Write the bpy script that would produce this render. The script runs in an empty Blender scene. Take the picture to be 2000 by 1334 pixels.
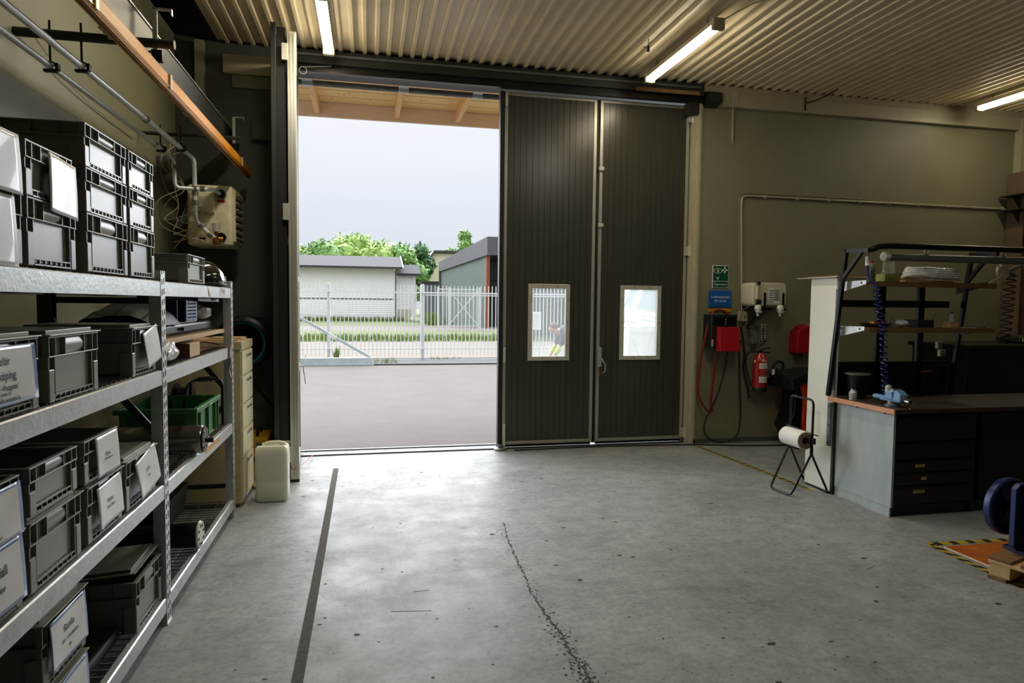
import bpy, bmesh, math, random
from mathutils import Vector, Matrix, noise
random.seed(7)
S = bpy.context.scene
COL = S.collection
PI = math.pi
# ------------------------------------------------------------------ camera
F_PX = 1294.25
yaw, pit, rol, CAMH = math.radians(12.268), math.radians(3.283), math.radians(0.602), 1.6
fw = Vector((math.sin(yaw)*math.cos(pit), math.cos(yaw)*math.cos(pit), -math.sin(pit)))
rt = Vector((math.cos(yaw), -math.sin(yaw), 0)); up = rt.cross(fw)
rt2 = math.cos(rol)*rt + math.sin(rol)*up; up2 = -math.sin(rol)*rt + math.cos(rol)*up
cam = bpy.data.objects.new('camera', bpy.data.cameras.new('camera')); COL.objects.link(cam)
m3 = Matrix((rt2, up2, -fw)).transposed()
cam.matrix_world = Matrix.Translation((0, 0, CAMH)) @ m3.to_4x4()
cam.data.sensor_width = 36; cam.data.lens = F_PX*36/2000; cam.data.clip_end = 500; cam.data.clip_start = .05
S.camera = cam
# ------------------------------------------------------------------ world, sun, exposure
W = bpy.data.worlds.new('sky'); S.world = W; W.use_nodes = True
nt = W.node_tree; nt.nodes.clear()
tc = nt.nodes.new('ShaderNodeTexCoord'); sp = nt.nodes.new('ShaderNodeSeparateXYZ'); rmp = nt.nodes.new('ShaderNodeValToRGB')
nz = nt.nodes.new('ShaderNodeTexNoise'); nz.inputs['Scale'].default_value = 2.2; nz.inputs['Detail'].default_value = 5
mp = nt.nodes.new('ShaderNodeMapping'); mp.inputs['Scale'].default_value = (1, 1, 4)
ad = nt.nodes.new('ShaderNodeMath'); ad.operation = 'MULTIPLY_ADD'; ad.inputs[1].default_value = .12
bg = nt.nodes.new('ShaderNodeBackground'); wo = nt.nodes.new('ShaderNodeOutputWorld')
nt.links.new(tc.outputs['Generated'], sp.inputs[0]); nt.links.new(tc.outputs['Generated'], mp.inputs[0]); nt.links.new(mp.outputs[0], nz.inputs[0])
nt.links.new(nz.outputs[0], ad.inputs[0]); nt.links.new(sp.outputs[2], ad.inputs[2]); nt.links.new(ad.outputs[0], rmp.inputs[0])
e = rmp.color_ramp.elements
e[0].position = 0.04; e[0].color = (.62, .68, .78, 1)
e[1].position = 0.36; e[1].color = (.90, .92, .96, 1)
x_ = e.new(.17); x_.color = (.74, .79, .87, 1)
x_ = e.new(.95); x_.color = (2.7, 2.75, 2.9, 1)
nt.links.new(rmp.outputs[0], bg.inputs[0]); bg.inputs[1].default_value = .76; nt.links.new(bg.outputs[0], wo.inputs[0])
SUN = bpy.data.objects.new('sun', bpy.data.lights.new('sun', 'SUN')); COL.objects.link(SUN)
SUN.data.energy = 12.0; SUN.data.angle = math.radians(130); SUN.data.color = (.93, .96, 1)
SUN.rotation_euler = Vector((-.10, -.90, -.44)).to_track_quat('-Z', 'Y').to_euler()
S.view_settings.view_transform = 'Standard'; S.view_settings.look = 'None'; S.view_settings.gamma = 1
S.view_settings.use_curve_mapping = False; S.view_settings.exposure = 0.45
TUBE_E, TUBE_COL = 10, (1, .84, .56)

# ------------------------------------------------------------------ materials
def lin(c):
    return tuple(((v/255)/12.92 if v/255 <= .04045 else ((v/255+.055)/1.055)**2.4) for v in c)+(1,)
def mat(name, rgb, rough=.5, metal=0., var=.12, vs=6., bump=0., bs=60., spec=.5, em=None, es=0., rgb2=None, stretch=None, coat=0.):
    m = bpy.data.materials.new(name); m.use_nodes = True; t = m.node_tree; b = t.nodes['Principled BSDF']
    b.inputs['Roughness'].default_value = rough; b.inputs['Metallic'].default_value = metal
    b.inputs['Specular IOR Level'].default_value = spec; b.inputs['Coat Weight'].default_value = coat
    c = lin(rgb); tcn = t.nodes.new('ShaderNodeTexCoord'); src = tcn.outputs['Object']
    if stretch:
        mpn = t.nodes.new('ShaderNodeMapping'); mpn.inputs['Scale'].default_value = stretch; t.links.new(src, mpn.inputs[0]); src = mpn.outputs[0]
    n = t.nodes.new('ShaderNodeTexNoise'); n.inputs['Scale'].default_value = vs; n.inputs['Detail'].default_value = 6; n.inputs['Roughness'].default_value = .65
    t.links.new(src, n.inputs[0])
    r = t.nodes.new('ShaderNodeValToRGB'); r.color_ramp.elements[0].position = .3; r.color_ramp.elements[1].position = .7
    c2 = lin(rgb2) if rgb2 else None
    r.color_ramp.elements[0].color = tuple(v*(1-var) for v in c[:3])+(1,) if not c2 else c2
    r.color_ramp.elements[1].color = tuple(min(1, v*(1+var)) for v in c[:3])+(1,) if not c2 else c
    t.links.new(n.outputs[0], r.inputs[0]); t.links.new(r.outputs[0], b.inputs['Base Color'])
    if bump:
        n2 = t.nodes.new('ShaderNodeTexNoise'); n2.inputs['Scale'].default_value = bs; n2.inputs['Detail'].default_value = 3; t.links.new(src, n2.inputs[0])
        bu = t.nodes.new('ShaderNodeBump'); bu.inputs['Strength'].default_value = bump; bu.inputs['Distance'].default_value = .01
        t.links.new(n2.outputs[0], bu.inputs['Height']); t.links.new(bu.outputs[0], b.inputs['Normal'])
    if em:
        b.inputs['Emission Color'].default_value = tuple(em)+(1,); b.inputs['Emission Strength'].default_value = es
    return m
M = {}
def D(k, *a, **kw): M[k] = mat(k, *a, **kw)
D('ceiling_sheet', (222, 206, 172), .38, 0, .08, 3, spec=.5)
D('wall_cream', (132, 131, 106), .45, 0, .07, 2.5, .25, 180)
D('wall_white', (205, 202, 190), .5, 0, .05, 3)
D('wall_dark', (84, 88, 80), .6, 0, .12, 2, .15, 90)
D('wall_rear', (62, 62, 58), .8)
D('void_dark', (28, 26, 24), .8)
D('trim_cream', (176, 170, 145), .4, 0, .08, 5)
D('door_panel', (66, 66, 57), .28, .15, .10, 4, stretch=(3, 3, .3))
D('alu', (178, 178, 166), .38, .55, .08, 8)
D('alu_bright', (205, 203, 190), .33, .35, .06, 8)
D('galv', (196, 198, 198), .34, .60, .14, 22, .1, 60)
D('galv_dark', (112, 116, 116), .5, .7, .2, 14)
D('steel_dark', (52, 54, 50), .45, .5, .15, 8)
D('black_metal', (16, 16, 17), .32, .3, .2, 8)
D('black_rubber', (14, 14, 14), .55, 0, .2, 8)
D('black_plastic', (27, 27, 28), .38, 0, .2, 8)
D('crate_grey', (128, 131, 120), .30, 0, .07, 7, .05, 220, spec=.6)
D('crate_grey2', (114, 119, 108), .33, 0, .08, 7, .05, 220, spec=.6)
D('crate_light', (150, 152, 142), .32, 0, .06, 7)
D('lid_green', (106, 116, 104), .35, 0, .08, 6)
D('paper', (232, 234, 236), .3, 0, .03, 12, .05, 14, coat=.3)
D('sleeve_blue', (120, 146, 196), .2, 0, .15, 10, coat=.5)
D('ink', (40, 40, 44), .6)
D('orange_rail', (218, 146, 30), .42, 0, .12, 8, stretch=(1, .2, 1), spec=.4)
D('heater_cream', (232, 226, 196), .38, 0, .10, 9, rgb2=(204, 192, 152))
D('brass', (150, 110, 52), .35, .9, .25, 20)
D('chrome', (190, 190, 186), .22, .9, .1, 12)
D('zinc_pipe', (222, 226, 226), .3, .25, .1, 12)
D('carton', (186, 158, 118), .7, 0, .08, 12)
D('carton_dark', (96, 62, 40), .7, 0, .1, 12)
D('clear_plastic', (190, 192, 192), .12, 0, .35, 25, 1.0, 45, coat=.6)
D('brown_bag', (140, 112, 70), .3, 0, .4, 22, 1.0, 40, coat=.5)
D('green_crate', (52, 112, 58), .38, 0, .10, 8)
D('navy', (26, 34, 62), .4, 0, .15, 8)
D('basket_blue', (92, 110, 140), .4, 0, .1, 8)
D('roller_steel', (150, 146, 132), .22, .9, .12, 6, stretch=(.3, 6, 6))
D('cabinet_cream', (196, 184, 142), .42, 0, .10, 7, rgb2=(176, 160, 116))
D('cabinet_front', (214, 208, 172), .4, 0, .08, 6)
D('jerry', (226, 226, 206), .38, 0, .04, 5, .15, 40)
D('yellow', (196, 150, 40), .45, 0, .15, 8)
D('strap_brown', (112, 62, 46), .6, 0, .2, 30)
D('teal_hose', (30, 120, 150), .35, 0, .1, 10)
D('red_plastic', (172, 14, 30), .4, 0, .08, 8)
D('red_ext', (170, 22, 26), .28, 0, .08, 8, coat=.4)
D('red_cable', (120, 18, 26), .5, 0, .1, 20)
D('orange_red', (206, 58, 26), .35, 0, .12, 8)
D('green_sign', (12, 78, 52), .4, 0, .05, 8)
D('blue_sign', (20, 92, 172), .4, 0, .05, 8)
D('sign_white', (226, 230, 226), .4, 0, .03, 8)
D('yellow_strip', (206, 148, 40), .45, 0, .05, 8)
D('canister', (206, 202, 178), .36, 0, .05, 6)
D('label_grey', (150, 150, 146), .5, 0, .35, 60)
D('white_panel', (236, 238, 228), .42, 0, .03, 3)
D('bench_grey', (184, 195, 193), .42, 0, .08, 3, rgb2=(158, 170, 170), stretch=(1, 2, .6))
D('bench_wood_edge', (214, 152, 118), .5, 0, .10, 14)
D('bench_top', (58, 50, 42), .5, 0, .2, 10)
D('drawer_navy', (16, 20, 34), .4, 0, .1, 6)
D('plate_yellow', (190, 184, 120), .4, 0, .1, 20)
D('vise_blue', (116, 156, 196), .32, .2, .12, 20)
D('coil_blue', (28, 36, 110), .25, 0, .1, 20, coat=.5)
D('grey_tube', (110, 114, 104), .4, 0, .08, 8)
D('shelf_ply', (120, 92, 54), .55, 0, .2, 8, stretch=(1, 6, 6))
D('towel', (240, 240, 236), .75, 0, .03, 30, .2, 120)
D('board_core', (122, 106, 80), .8, 0, .1, 30)
D('hazard_yellow', (178, 156, 40), .5, 0, .2, 25)
D('hazard_black', (28, 28, 24), .55, 0, .3, 25)
D('plate_orange', (206, 116, 34), .42, 0, .25, 9, rgb2=(150, 66, 24))
D('plate_edge', (240, 214, 186), .4, 0, .05, 8)
D('pallet_wood', (214, 178, 128), .65, 0, .14, 12, .3, 60, stretch=(6, 1, 6))
D('pallet_old', (132, 100, 62), .75, 0, .30, 14, .3, 60)
D('machine_blue', (22, 42, 92), .36, .2, .14, 12)
D('machine_navy', (22, 26, 70), .35, .1, .14, 12)
D('stripe_dark', (88, 88, 84), .8, 0, .30, 60, spec=.1)
D('crack_dark', (56, 54, 50), .8, 0, .3, 60)
D('pine_board', (255, 214, 146), .55, 0, .10, 5, .1, 40, stretch=(.5, 9, 9))
D('pine_beam', (240, 192, 130), .6, 0, .14, 6, .1, 40, stretch=(8, .6, 8))
D('pine_fascia', (255, 222, 192), .6, 0, .10, 5, stretch=(.6, 8, 8))
D('knot', (120, 70, 36), .6, 0, .2, 40)
D('asphalt', (74, 66, 61), .8, 0, .16, 1.2, .5, 120)
D('kerb', (62, 63, 62), .8, 0, .18, 3, .5, 60)
D('gravel', (96, 89, 80), .9, 0, .12, 1.6, .4, 50)
D('grass_ground', (74, 90, 36), .9, 0, .25, .9, .6, 30, rgb2=(84, 82, 50))
D('grass_blade', (112, 132, 62), .8, 0, .3, 2, rgb2=(92, 112, 50))
D('fence_white', (212, 214, 213), .5, .0, .05, 8)
D('fence_galv', (206, 210, 212), .5, .1, .08, 8)
D('gate_galv', (176, 190, 192), .5, .15, .14, 4)
D('house_white', (244, 245, 244), .7, 0, .03, 1)
D('roof_slate', (38, 39, 42), .8, 0, .08, 1)
D('roof_grey', (84, 86, 90), .7, 0, .08, 1)
D('roof_dark', (62, 62, 64), .6, 0, .08, 1)
D('barn_green', (88, 102, 96), .7, 0, .06, 1)
D('barn_dark', (40, 40, 42), .7, 0, .1, 1)
D('barn_grey', (98, 104, 112), .7, 0, .06, 1)
D('cream_house', (214, 208, 182), .7, 0, .05, 1)
D('orange_post', (128, 66, 38), .6, 0, .1, 4)
D('leaf_light', (158, 184, 96), .6, 0, .35, .5, rgb2=(112, 144, 66))
D('leaf_mid', (124, 164, 84), .6, 0, .35, .5, rgb2=(86, 124, 60))
D('leaf_dark', (84, 128, 74), .6, 0, .35, .5, rgb2=(36, 74, 38))
D('trunk', (86, 70, 54), .8, 0, .2, 6)
D('hedge', (70, 84, 66), .8, 0, .35, 6, rgb2=(44, 54, 44))
D('skin', (206, 160, 136), .5, 0, .05, 20)
D('hair', (96, 76, 60), .8, 0, .2, 40)
D('shirt_navy', (52, 56, 70), .8, 0, .12, 14)
D('hivis', (204, 226, 60), .6, 0, .08, 20)
D('reflective', (190, 194, 190), .4, .2, .05, 20)
D('trousers', (46, 48, 56), .8, 0, .12, 14)
D('skip_white', (206, 210, 208), .5, 0, .06, 3)
D('wind_teal', (120, 168, 164), .15, 0, .05, 2)
D('van_white', (224, 226, 226), .3, 0, .04, 2, coat=.5)
D('tissue_box', (150, 156, 84), .6, 0, .15, 25)
D('orange_dim', (150, 52, 24), .5, 0, .1, 10)
D('column_steel', (116, 98, 80), .5, .1, .12, 5)
D('helmet', (22, 22, 22), .12, 0, .1, 8, coat=1)

def glass(name, haze, tint=(.96, .98, .97)):
    m = bpy.data.materials.new(name); m.use_nodes = True; t = m.node_tree; t.nodes.clear()
    o = t.nodes.new('ShaderNodeOutputMaterial'); tr = t.nodes.new('ShaderNodeBsdfTransparent'); tr.inputs[0].default_value = tint+(1,)
    tl = t.nodes.new('ShaderNodeBsdfTranslucent'); tl.inputs[0].default_value = (.6, .61, .62, 1)
    gl = t.nodes.new('ShaderNodeBsdfGlossy'); gl.inputs['Roughness'].default_value = .05
    n = t.nodes.new('ShaderNodeTexNoise'); n.inputs['Scale'].default_value = 3; n.inputs['Detail'].default_value = 4
    mr = t.nodes.new('ShaderNodeMapRange'); mr.inputs[3].default_value = haze*.8; mr.inputs[4].default_value = haze*1.2
    t.links.new(n.outputs[0], mr.inputs[0])
    a = t.nodes.new('ShaderNodeMixShader'); t.links.new(mr.outputs[0], a.inputs[0]); t.links.new(tr.outputs[0], a.inputs[1]); t.links.new(tl.outputs[0], a.inputs[2])
    b = t.nodes.new('ShaderNodeMixShader'); b.inputs[0].default_value = .05; t.links.new(a.outputs[0], b.inputs[1]); t.links.new(gl.outputs[0], b.inputs[2])
    t.links.new(b.outputs[0], o.inputs[0]); return m
M['pane_a'] = glass('pane_a', .12); M['pane_b'] = glass('pane_b', .34); M['wire_mesh_glass'] = glass('bag_film', .35)
def emis(name, col, s):
    m = bpy.data.materials.new(name); m.use_nodes = True; b = m.node_tree.nodes['Principled BSDF']
    b.inputs['Base Color'].default_value = (.9, .9, .85, 1); b.inputs['Emission Color'].default_value = tuple(col)+(1,); b.inputs['Emission Strength'].default_value = s
    return m
M['tube_lit'] = emis('tube_lit', (1, .90, .68), 13)

def floor_material():
    m = bpy.data.materials.new('painted_concrete'); m.use_nodes = True; t = m.node_tree; b = t.nodes['Principled BSDF']; N = t.nodes.new; L = t.links.new
    tcn = N('ShaderNodeTexCoord'); co = tcn.outputs['Object']
    def nse(sc, det=6, rough=.6, st=None, dist=0):
        s = co
        if st:
            mm = N('ShaderNodeMapping'); mm.inputs['Scale'].default_value = st; L(co, mm.inputs[0]); s = mm.outputs[0]
        n = N('ShaderNodeTexNoise'); n.inputs['Scale'].default_value = sc; n.inputs['Detail'].default_value = det; n.inputs['Roughness'].default_value = rough; n.inputs['Distortion'].default_value = dist
        L(s, n.inputs[0]); return n.outputs[0]
    def rampf(src, p0, p1, v0, v1):
        r = N('ShaderNodeMapRange'); r.inputs[1].default_value = p0; r.inputs[2].default_value = p1; r.inputs[3].default_value = v0; r.inputs[4].default_value = v1; L(src, r.inputs[0]); return r.outputs[0]
    def mul(a_, b_):
        q = N('ShaderNodeMath'); q.operation = 'MULTIPLY'; L(a_, q.inputs[0]); L(b_, q.inputs[1]); return q.outputs[0]
    v = rampf(nse(1.1, 7, .62, dist=.4), .32, .68, .80, 1.12)
    v = mul(v, rampf(nse(7, 8, .7), .30, .62, .74, 1.06))
    v = mul(v, rampf(nse(30, 6, .8), .30, .54, .62, 1.0))
    v = mul(v, rampf(nse(3, 8, .8, (1, 4, 1)), .30, .48, .66, 1.0))      # scuffs across
    v = mul(v, rampf(nse(4, 8, .8, (9, 1.2, 1)), .22, .36, .7, 1.0))      # scuffs along
    vo = N('ShaderNodeTexVoronoi'); vo.inputs['Scale'].default_value = 4.5; L(co, vo.inputs[0])
    spot = rampf(vo.outputs['Distance'], .022, .042, .25, 1.0)
    vo2 = N('ShaderNodeTexVoronoi'); vo2.inputs['Scale'].default_value = 15; L(co, vo2.inputs[0])
    spot2 = rampf(vo2.outputs['Distance'], .05, .10, .4, 1.0)
    gate = rampf(nse(1.7, 3), .5, .56, 0, 1)
    mx = N('ShaderNodeMix'); mx.data_type = 'FLOAT'; L(gate, mx.inputs[0]); mx.inputs[2].default_value = 1; L(spot2, mx.inputs[3])
    v = mul(mul(v, spot), mx.outputs[0])
    sy = N('ShaderNodeSeparateXYZ'); L(co, sy.inputs[0]); nn = N('ShaderNodeMath'); nn.operation = 'MULTIPLY_ADD'; L(nse(2.5, 7, .7), nn.inputs[0]); nn.inputs[1].default_value = .9; L(sy.outputs[1], nn.inputs[2])
    v = mul(v, rampf(nn.outputs[0], 7.15, 7.45, 1.0, .72))     # dirt swept up along the door line
    c = N('ShaderNodeMix'); c.data_type = 'RGBA'; c.blend_type = 'MULTIPLY'; c.inputs[0].default_value = 1
    c.inputs[6].default_value = lin((160, 165, 166)); L(v, c.inputs[7])
    hue = N('ShaderNodeMix'); hue.data_type = 'RGBA'; L(rampf(nse(.8, 3), .58, .75, 0, .35), hue.inputs[0]); L(c.outputs[2], hue.inputs[6]); hue.inputs[7].default_value = lin((128, 120, 104))
    L(hue.outputs[2], b.inputs['Base Color'])
    L(rampf(nse(2.2, 7, .7), .3, .7, .36, .62), b.inputs['Roughness']); b.inputs['Specular IOR Level'].default_value = .35
    bu = N('ShaderNodeBump'); bu.inputs['Strength'].default_value = .18; bu.inputs['Distance'].default_value = .006; L(nse(9, 8, .7), bu.inputs['Height']); L(bu.outputs[0], b.inputs['Normal'])
    return m
M['floor'] = floor_material()

# ------------------------------------------------------------------ mesh helpers
ORG = {}
class MB:
    def __init__(s): s.v = []; s.f = []
    def box(s, x0, x1, y0, y1, z0, z1):
        n = len(s.v); s.v += [(x, y, z) for z in (z0, z1) for y in (y0, y1) for x in (x0, x1)]
        s.f += [tuple(n+i for i in q) for q in ((0, 2, 3, 1), (4, 5, 7, 6), (0, 1, 5, 4), (2, 6, 7, 3), (0, 4, 6, 2), (1, 3, 7, 5))]; return s
    def obox(s, c, d, R):
        n = len(s.v); c = Vector(c)
        for z in (-1, 1):
            for y in (-1, 1):
                for x in (-1, 1): s.v.append(tuple(c+R @ Vector((x*d[0]/2, y*d[1]/2, z*d[2]/2))))
        s.f += [tuple(n+i for i in q) for q in ((0, 2, 3, 1), (4, 5, 7, 6), (0, 1, 5, 4), (2, 6, 7, 3), (0, 4, 6, 2), (1, 3, 7, 5))]; return s
    def bar(s, p0, p1, w, h, ref=(0, 0, 1)):
        p0 = Vector(p0); p1 = Vector(p1); d = (p1-p0); L = d.length; d.normalize(); r = Vector(ref)
        if abs(d.dot(r)) > .98: r = Vector((1, 0, 0))
        a = d.cross(r).normalized(); b_ = a.cross(d).normalized(); R = Matrix((d, a, b_)).transposed()
        return s.obox((p0+p1)/2, (L, w, h), R)
    def tube(s, pts, r, n=8, closed=False, cap=True):
        pts = [Vector(p) for p in pts]; k = len(pts); rings = []
        prev = None
        for i in range(k):
            if closed: d = pts[(i+1) % k]-pts[i-1]
            else: d = pts[min(i+1, k-1)]-pts[max(i-1, 0)]
            d.normalize()
            if prev is None:
                a = d.cross(Vector((0, 0, 1)))
                if a.length < .05: a = d.cross(Vector((1, 0, 0)))
            else: a = prev-d*prev.dot(d)
            a.normalize(); prev = a; b_ = d.cross(a)
            rr = r[i] if isinstance(r, (list, tuple)) else r
            base = len(s.v); rings.append(base)
            for j in range(n):
                t = 2*PI*j/n; s.v.append(tuple(pts[i]+rr*(math.cos(t)*a+math.sin(t)*b_)))
        for i in range(k if closed else k-1):
            A = rings[i]; B = rings[(i+1) % k]
            for j in range(n): s.f.append((A+j, A+(j+1) % n, B+(j+1) % n, B+j))
        if cap and not closed:
            s.f.append(tuple(rings[0]+j for j in reversed(range(n)))); s.f.append(tuple(rings[-1]+j for j in range(n)))
        return s
    def cyl(s, p0, p1, r, n=20): return s.tube([p0, p1], r, n)
    def lathe(s, prof, o, axis=(0, 0, 1), n=24, a0=0, a1=2*PI, cap=True):
        ax = Vector(axis).normalized(); u = ax.cross(Vector((0, 0, 1)))
        if u.length < .05: u = Vector((1, 0, 0))
        u.normalize(); w = ax.cross(u); o = Vector(o); full = abs(a1-a0-2*PI) < 1e-6; m = n if full else n+1; base = len(s.v)
        for (r, h) in prof:
            for j in range(m):
                t = a0+(a1-a0)*j/n; s.v.append(tuple(o+ax*h+r*(math.cos(t)*u+math.sin(t)*w)))
        for i in range(len(prof)-1):
            for j in range(n):
                a = base+i*m+j; b_ = base+i*m+(j+1) % m; s.f.append((a, b_, b_+m, a+m))
        if cap and full:
            for i, fl in ((0, True), (len(prof)-1, False)):
                if prof[i][0] > 1e-5:
                    q = [base+i*m+j for j in range(m)]; s.f.append(tuple(reversed(q) if fl else q))
        return s
    def prism(s, poly, axis, t0, t1):
        n = len(s.v); k = len(poly)
        def mk(p, t): return {'x': (t, p[0], p[1]), 'y': (p[0], t, p[1]), 'z': (p[0], p[1], t)}[axis]
        s.v += [mk(p, t0) for p in poly]+[mk(p, t1) for p in poly]
        s.f.append(tuple(range(n, n+k))); s.f.append(tuple(range(n+2*k-1, n+k-1, -1)))
        for i in range(k): s.f.append((n+i, n+k+i, n+k+(i+1) % k, n+(i+1) % k))
        return s
    def quad(s, *p):
        n = len(s.v); s.v += [tuple(q) for q in p]; s.f.append(tuple(range(n, n+len(p)))); return s
    def grid(s, fn, nu, nv):
        n = len(s.v)
        for j in range(nv+1):
            for i in range(nu+1): s.v.append(tuple(fn(i/nu, j/nv)))
        for j in range(nv):
            for i in range(nu):
                a = n+j*(nu+1)+i; s.f.append((a, a+1, a+nu+2, a+nu+1))
        return s
    def build(s, name, m, parent=None, smooth=False, bevel=0, local=False, solid=0):
        o_ = Vector((0, 0, 0)) if (parent is None or local) else ORG.get(parent.name, Vector((0, 0, 0)))
        me = bpy.data.meshes.new(name); me.from_pydata([tuple(Vector(v)-o_) for v in s.v], [], s.f); me.validate()
        bm = bmesh.new(); bm.from_mesh(me); bmesh.ops.recalc_face_normals(bm, faces=bm.faces); bm.to_mesh(me); bm.free()
        ob = bpy.data.objects.new(name, me); COL.objects.link(ob)
        mm = M[m] if isinstance(m, str) else m
        me.materials.append(mm)
        if smooth: me.shade_smooth(); me.set_sharp_from_angle(angle=math.radians(38))
        if solid:
            q = ob.modifiers.new('thick', 'SOLIDIFY'); q.thickness = solid; q.offset = 0
        if bevel:
            q = ob.modifiers.new('bevel', 'BEVEL'); q.width = bevel; q.segments = 2; q.limit_method = 'ANGLE'; q.use_clamp_overlap = True
        if parent:
            ob.parent = parent; ORG[ob.name] = ORG.get(parent.name, Vector((0, 0, 0)))
        return ob
def tag(o, label, cat, group=None, kind=None):
    o['label'] = label; o['category'] = cat
    if group: o['group'] = group
    if kind: o['kind'] = kind
    return o
def thing(name, loc, label, cat, group=None):
    o = bpy.data.objects.new(name, None); COL.objects.link(o); o.location = loc; o.empty_display_size = .05; ORG[o.name] = Vector(loc)
    return tag(o, label, cat, group)
def struct(o): o['kind'] = 'structure'; return o
def textob(name, body, size, pos, facing, m, parent, align='CENTER', fn=None, tilt=0, sx=1, bold=0):
    cu = bpy.data.curves.new(name, 'FONT'); cu.body = body; cu.size = size; cu.align_x = align; cu.align_y = 'CENTER'; cu.resolution_u = 2; cu.offset = bold
    tmp = bpy.data.objects.new('tmp', cu); COL.objects.link(tmp); dg = bpy.context.evaluated_depsgraph_get(); dg.update()
    me = bpy.data.meshes.new_from_object(tmp.evaluated_get(dg)); bpy.data.objects.remove(tmp); me.name = name
    Rm = Matrix.Rotation(PI/2, 3, 'X')
    if facing == '+x': Rm = Matrix.Rotation(PI/2, 3, 'Z') @ Rm
    if facing == '-x': Rm = Matrix.Rotation(-PI/2, 3, 'Z') @ Rm
    if facing == '+z': Rm = Matrix.Identity(3)
    T = Matrix.Rotation(tilt, 3, 'Z'); o_ = ORG.get(parent.name, Vector((0, 0, 0)))
    for v in me.vertices:
        p = T @ Vector((v.co.x*sx, v.co.y, 0)); q = Vector(pos)+Rm @ p
        if fn: q = fn(q)
        v.co = q-o_
    me.materials.clear(); me.materials.append(M[m])
    ob = bpy.data.objects.new(name, me); COL.objects.link(ob); ob.parent = parent; ORG[ob.name] = o_; return ob
def arc(c, r, a0, a1, n, plane='xz'):
    out = []
    for i in range(n+1):
        t = a0+(a1-a0)*i/n; u, w = r*math.cos(t), r*math.sin(t)
        out.append({'xz': (c[0]+u, c[1], c[2]+w), 'yz': (c[0], c[1]+u, c[2]+w), 'xy': (c[0]+u, c[1]+w, c[2])}[plane])
    return out
def spline(pts, n=8):
    P = [Vector(p) for p in pts]; out = []
    for i in range(len(P)-1):
        a = P[max(i-1, 0)]; b_ = P[i]; c = P[i+1]; d = P[min(i+2, len(P)-1)]
        for k in range(n):
            t = k/n; out.append(.5*((2*b_)+(c-a)*t+(2*a-5*b_+4*c-d)*t*t+(3*b_-a-3*c+d)*t**3))
    out.append(P[-1]); return out
def rring(x0, x1, y0, y1, r, n=4):
    pts = []
    for cx, cy, a in ((x1-r, y1-r, 0), (x0+r, y1-r, 90), (x0+r, y0+r, 180), (x1-r, y0+r, 270)):
        for i in range(n+1):
            t = math.radians(a+90*i/n); pts.append((cx+r*math.cos(t), cy+r*math.sin(t)))
    return pts

# ------------------------------------------------------------------ SETTING
WY, CZ, XR, YB = 7.0, 4.1, 8.15, -5.0
fl = struct(MB().box(-2.1, XR+.3, YB, 7.28, -.12, 0).build('floor', 'floor'))
ln = MB().grid(lambda u, v: (-.325+.05*u+.006*math.sin(v*4), 1.6+4.9*v, .0015), 2, 30).build('painted_stripe', 'stripe_dark', fl)
# jagged crack ribbon in the floor
cr = [(.97, 4.67), (.92, 4.26), (.91, 3.99), (.90, 3.75), (.88, 3.47), (.89, 3.22), (.91, 3.08), (.91, 2.92), (.91, 2.76), (.93, 2.58), (.95, 2.3)]
pts = []
for i in range(len(cr)-1):
    for k in range(14):
        t = k/14; y = cr[i][1]*(1-t)+cr[i+1][1]*t; x = cr[i][0]*(1-t)+cr[i+1][0]*t
        pts.append((x+random.uniform(-.009, .009), y))
b = MB()
for i in range(len(pts)-1):
    w0 = random.uniform(.0006, .007)*(1+.8*(i > 60)); w1 = random.uniform(.0006, .008); (xa, ya), (xb, yb) = pts[i], pts[i+1]
    b.quad((xa-w0, ya, .0012), (xa+w0, ya, .0012), (xb+w1, yb, .0012), (xb-w1, yb, .0012))
for i in range(330):
    y = random.choice([random.gauss(3.0, .2), random.gauss(2.65, .1), random.uniform(2.4, 4.6)]); x = .91+random.gauss(0, .03); r = random.uniform(.0015, .007)
    b.quad(*[(x+r*random.uniform(.5, 1.4)*math.cos(a), y+r*random.uniform(.5, 1.4)*math.sin(a), .0014) for a in (0, 1, 2, 3.1, 4.2, 5.3)])
b.build('floor_crack', 'crack_dark', fl)['kind'] = 'stuff'
b = MB()
for i in range(420):
    x = random.uniform(-.6, 3.6); y = random.uniform(2.2, 6.6); r = random.choice([.003, .004, .006, .012 if random.random() < .3 else .005])
    n = random.randint(5, 8); st = random.uniform(.5, 2.2)
    b.quad(*[(x+st*r*random.uniform(.5, 1.3)*math.cos(2*PI*k/n), y+r*random.uniform(.5, 1.3)*math.sin(2*PI*k/n), .0016) for k in range(n)])
for i in range(4):   # long scratches
    x = random.uniform(-.2, 3.2); y = random.uniform(2.5, 6.2); L_ = random.uniform(.08, .25); a = random.uniform(-.4, .4)
    b.bar((x, y, .001), (x+L_*math.cos(a), y+L_*math.sin(a), .001), .0016, .001)
b.build('floor_chips', 'crack_dark', fl)['kind'] = 'stuff'
# outer threshold rail
th = struct(MB().box(-.72, 3.66, 7.06, 7.10, 0, .012).build('trim_1', 'steel_dark'))
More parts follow.
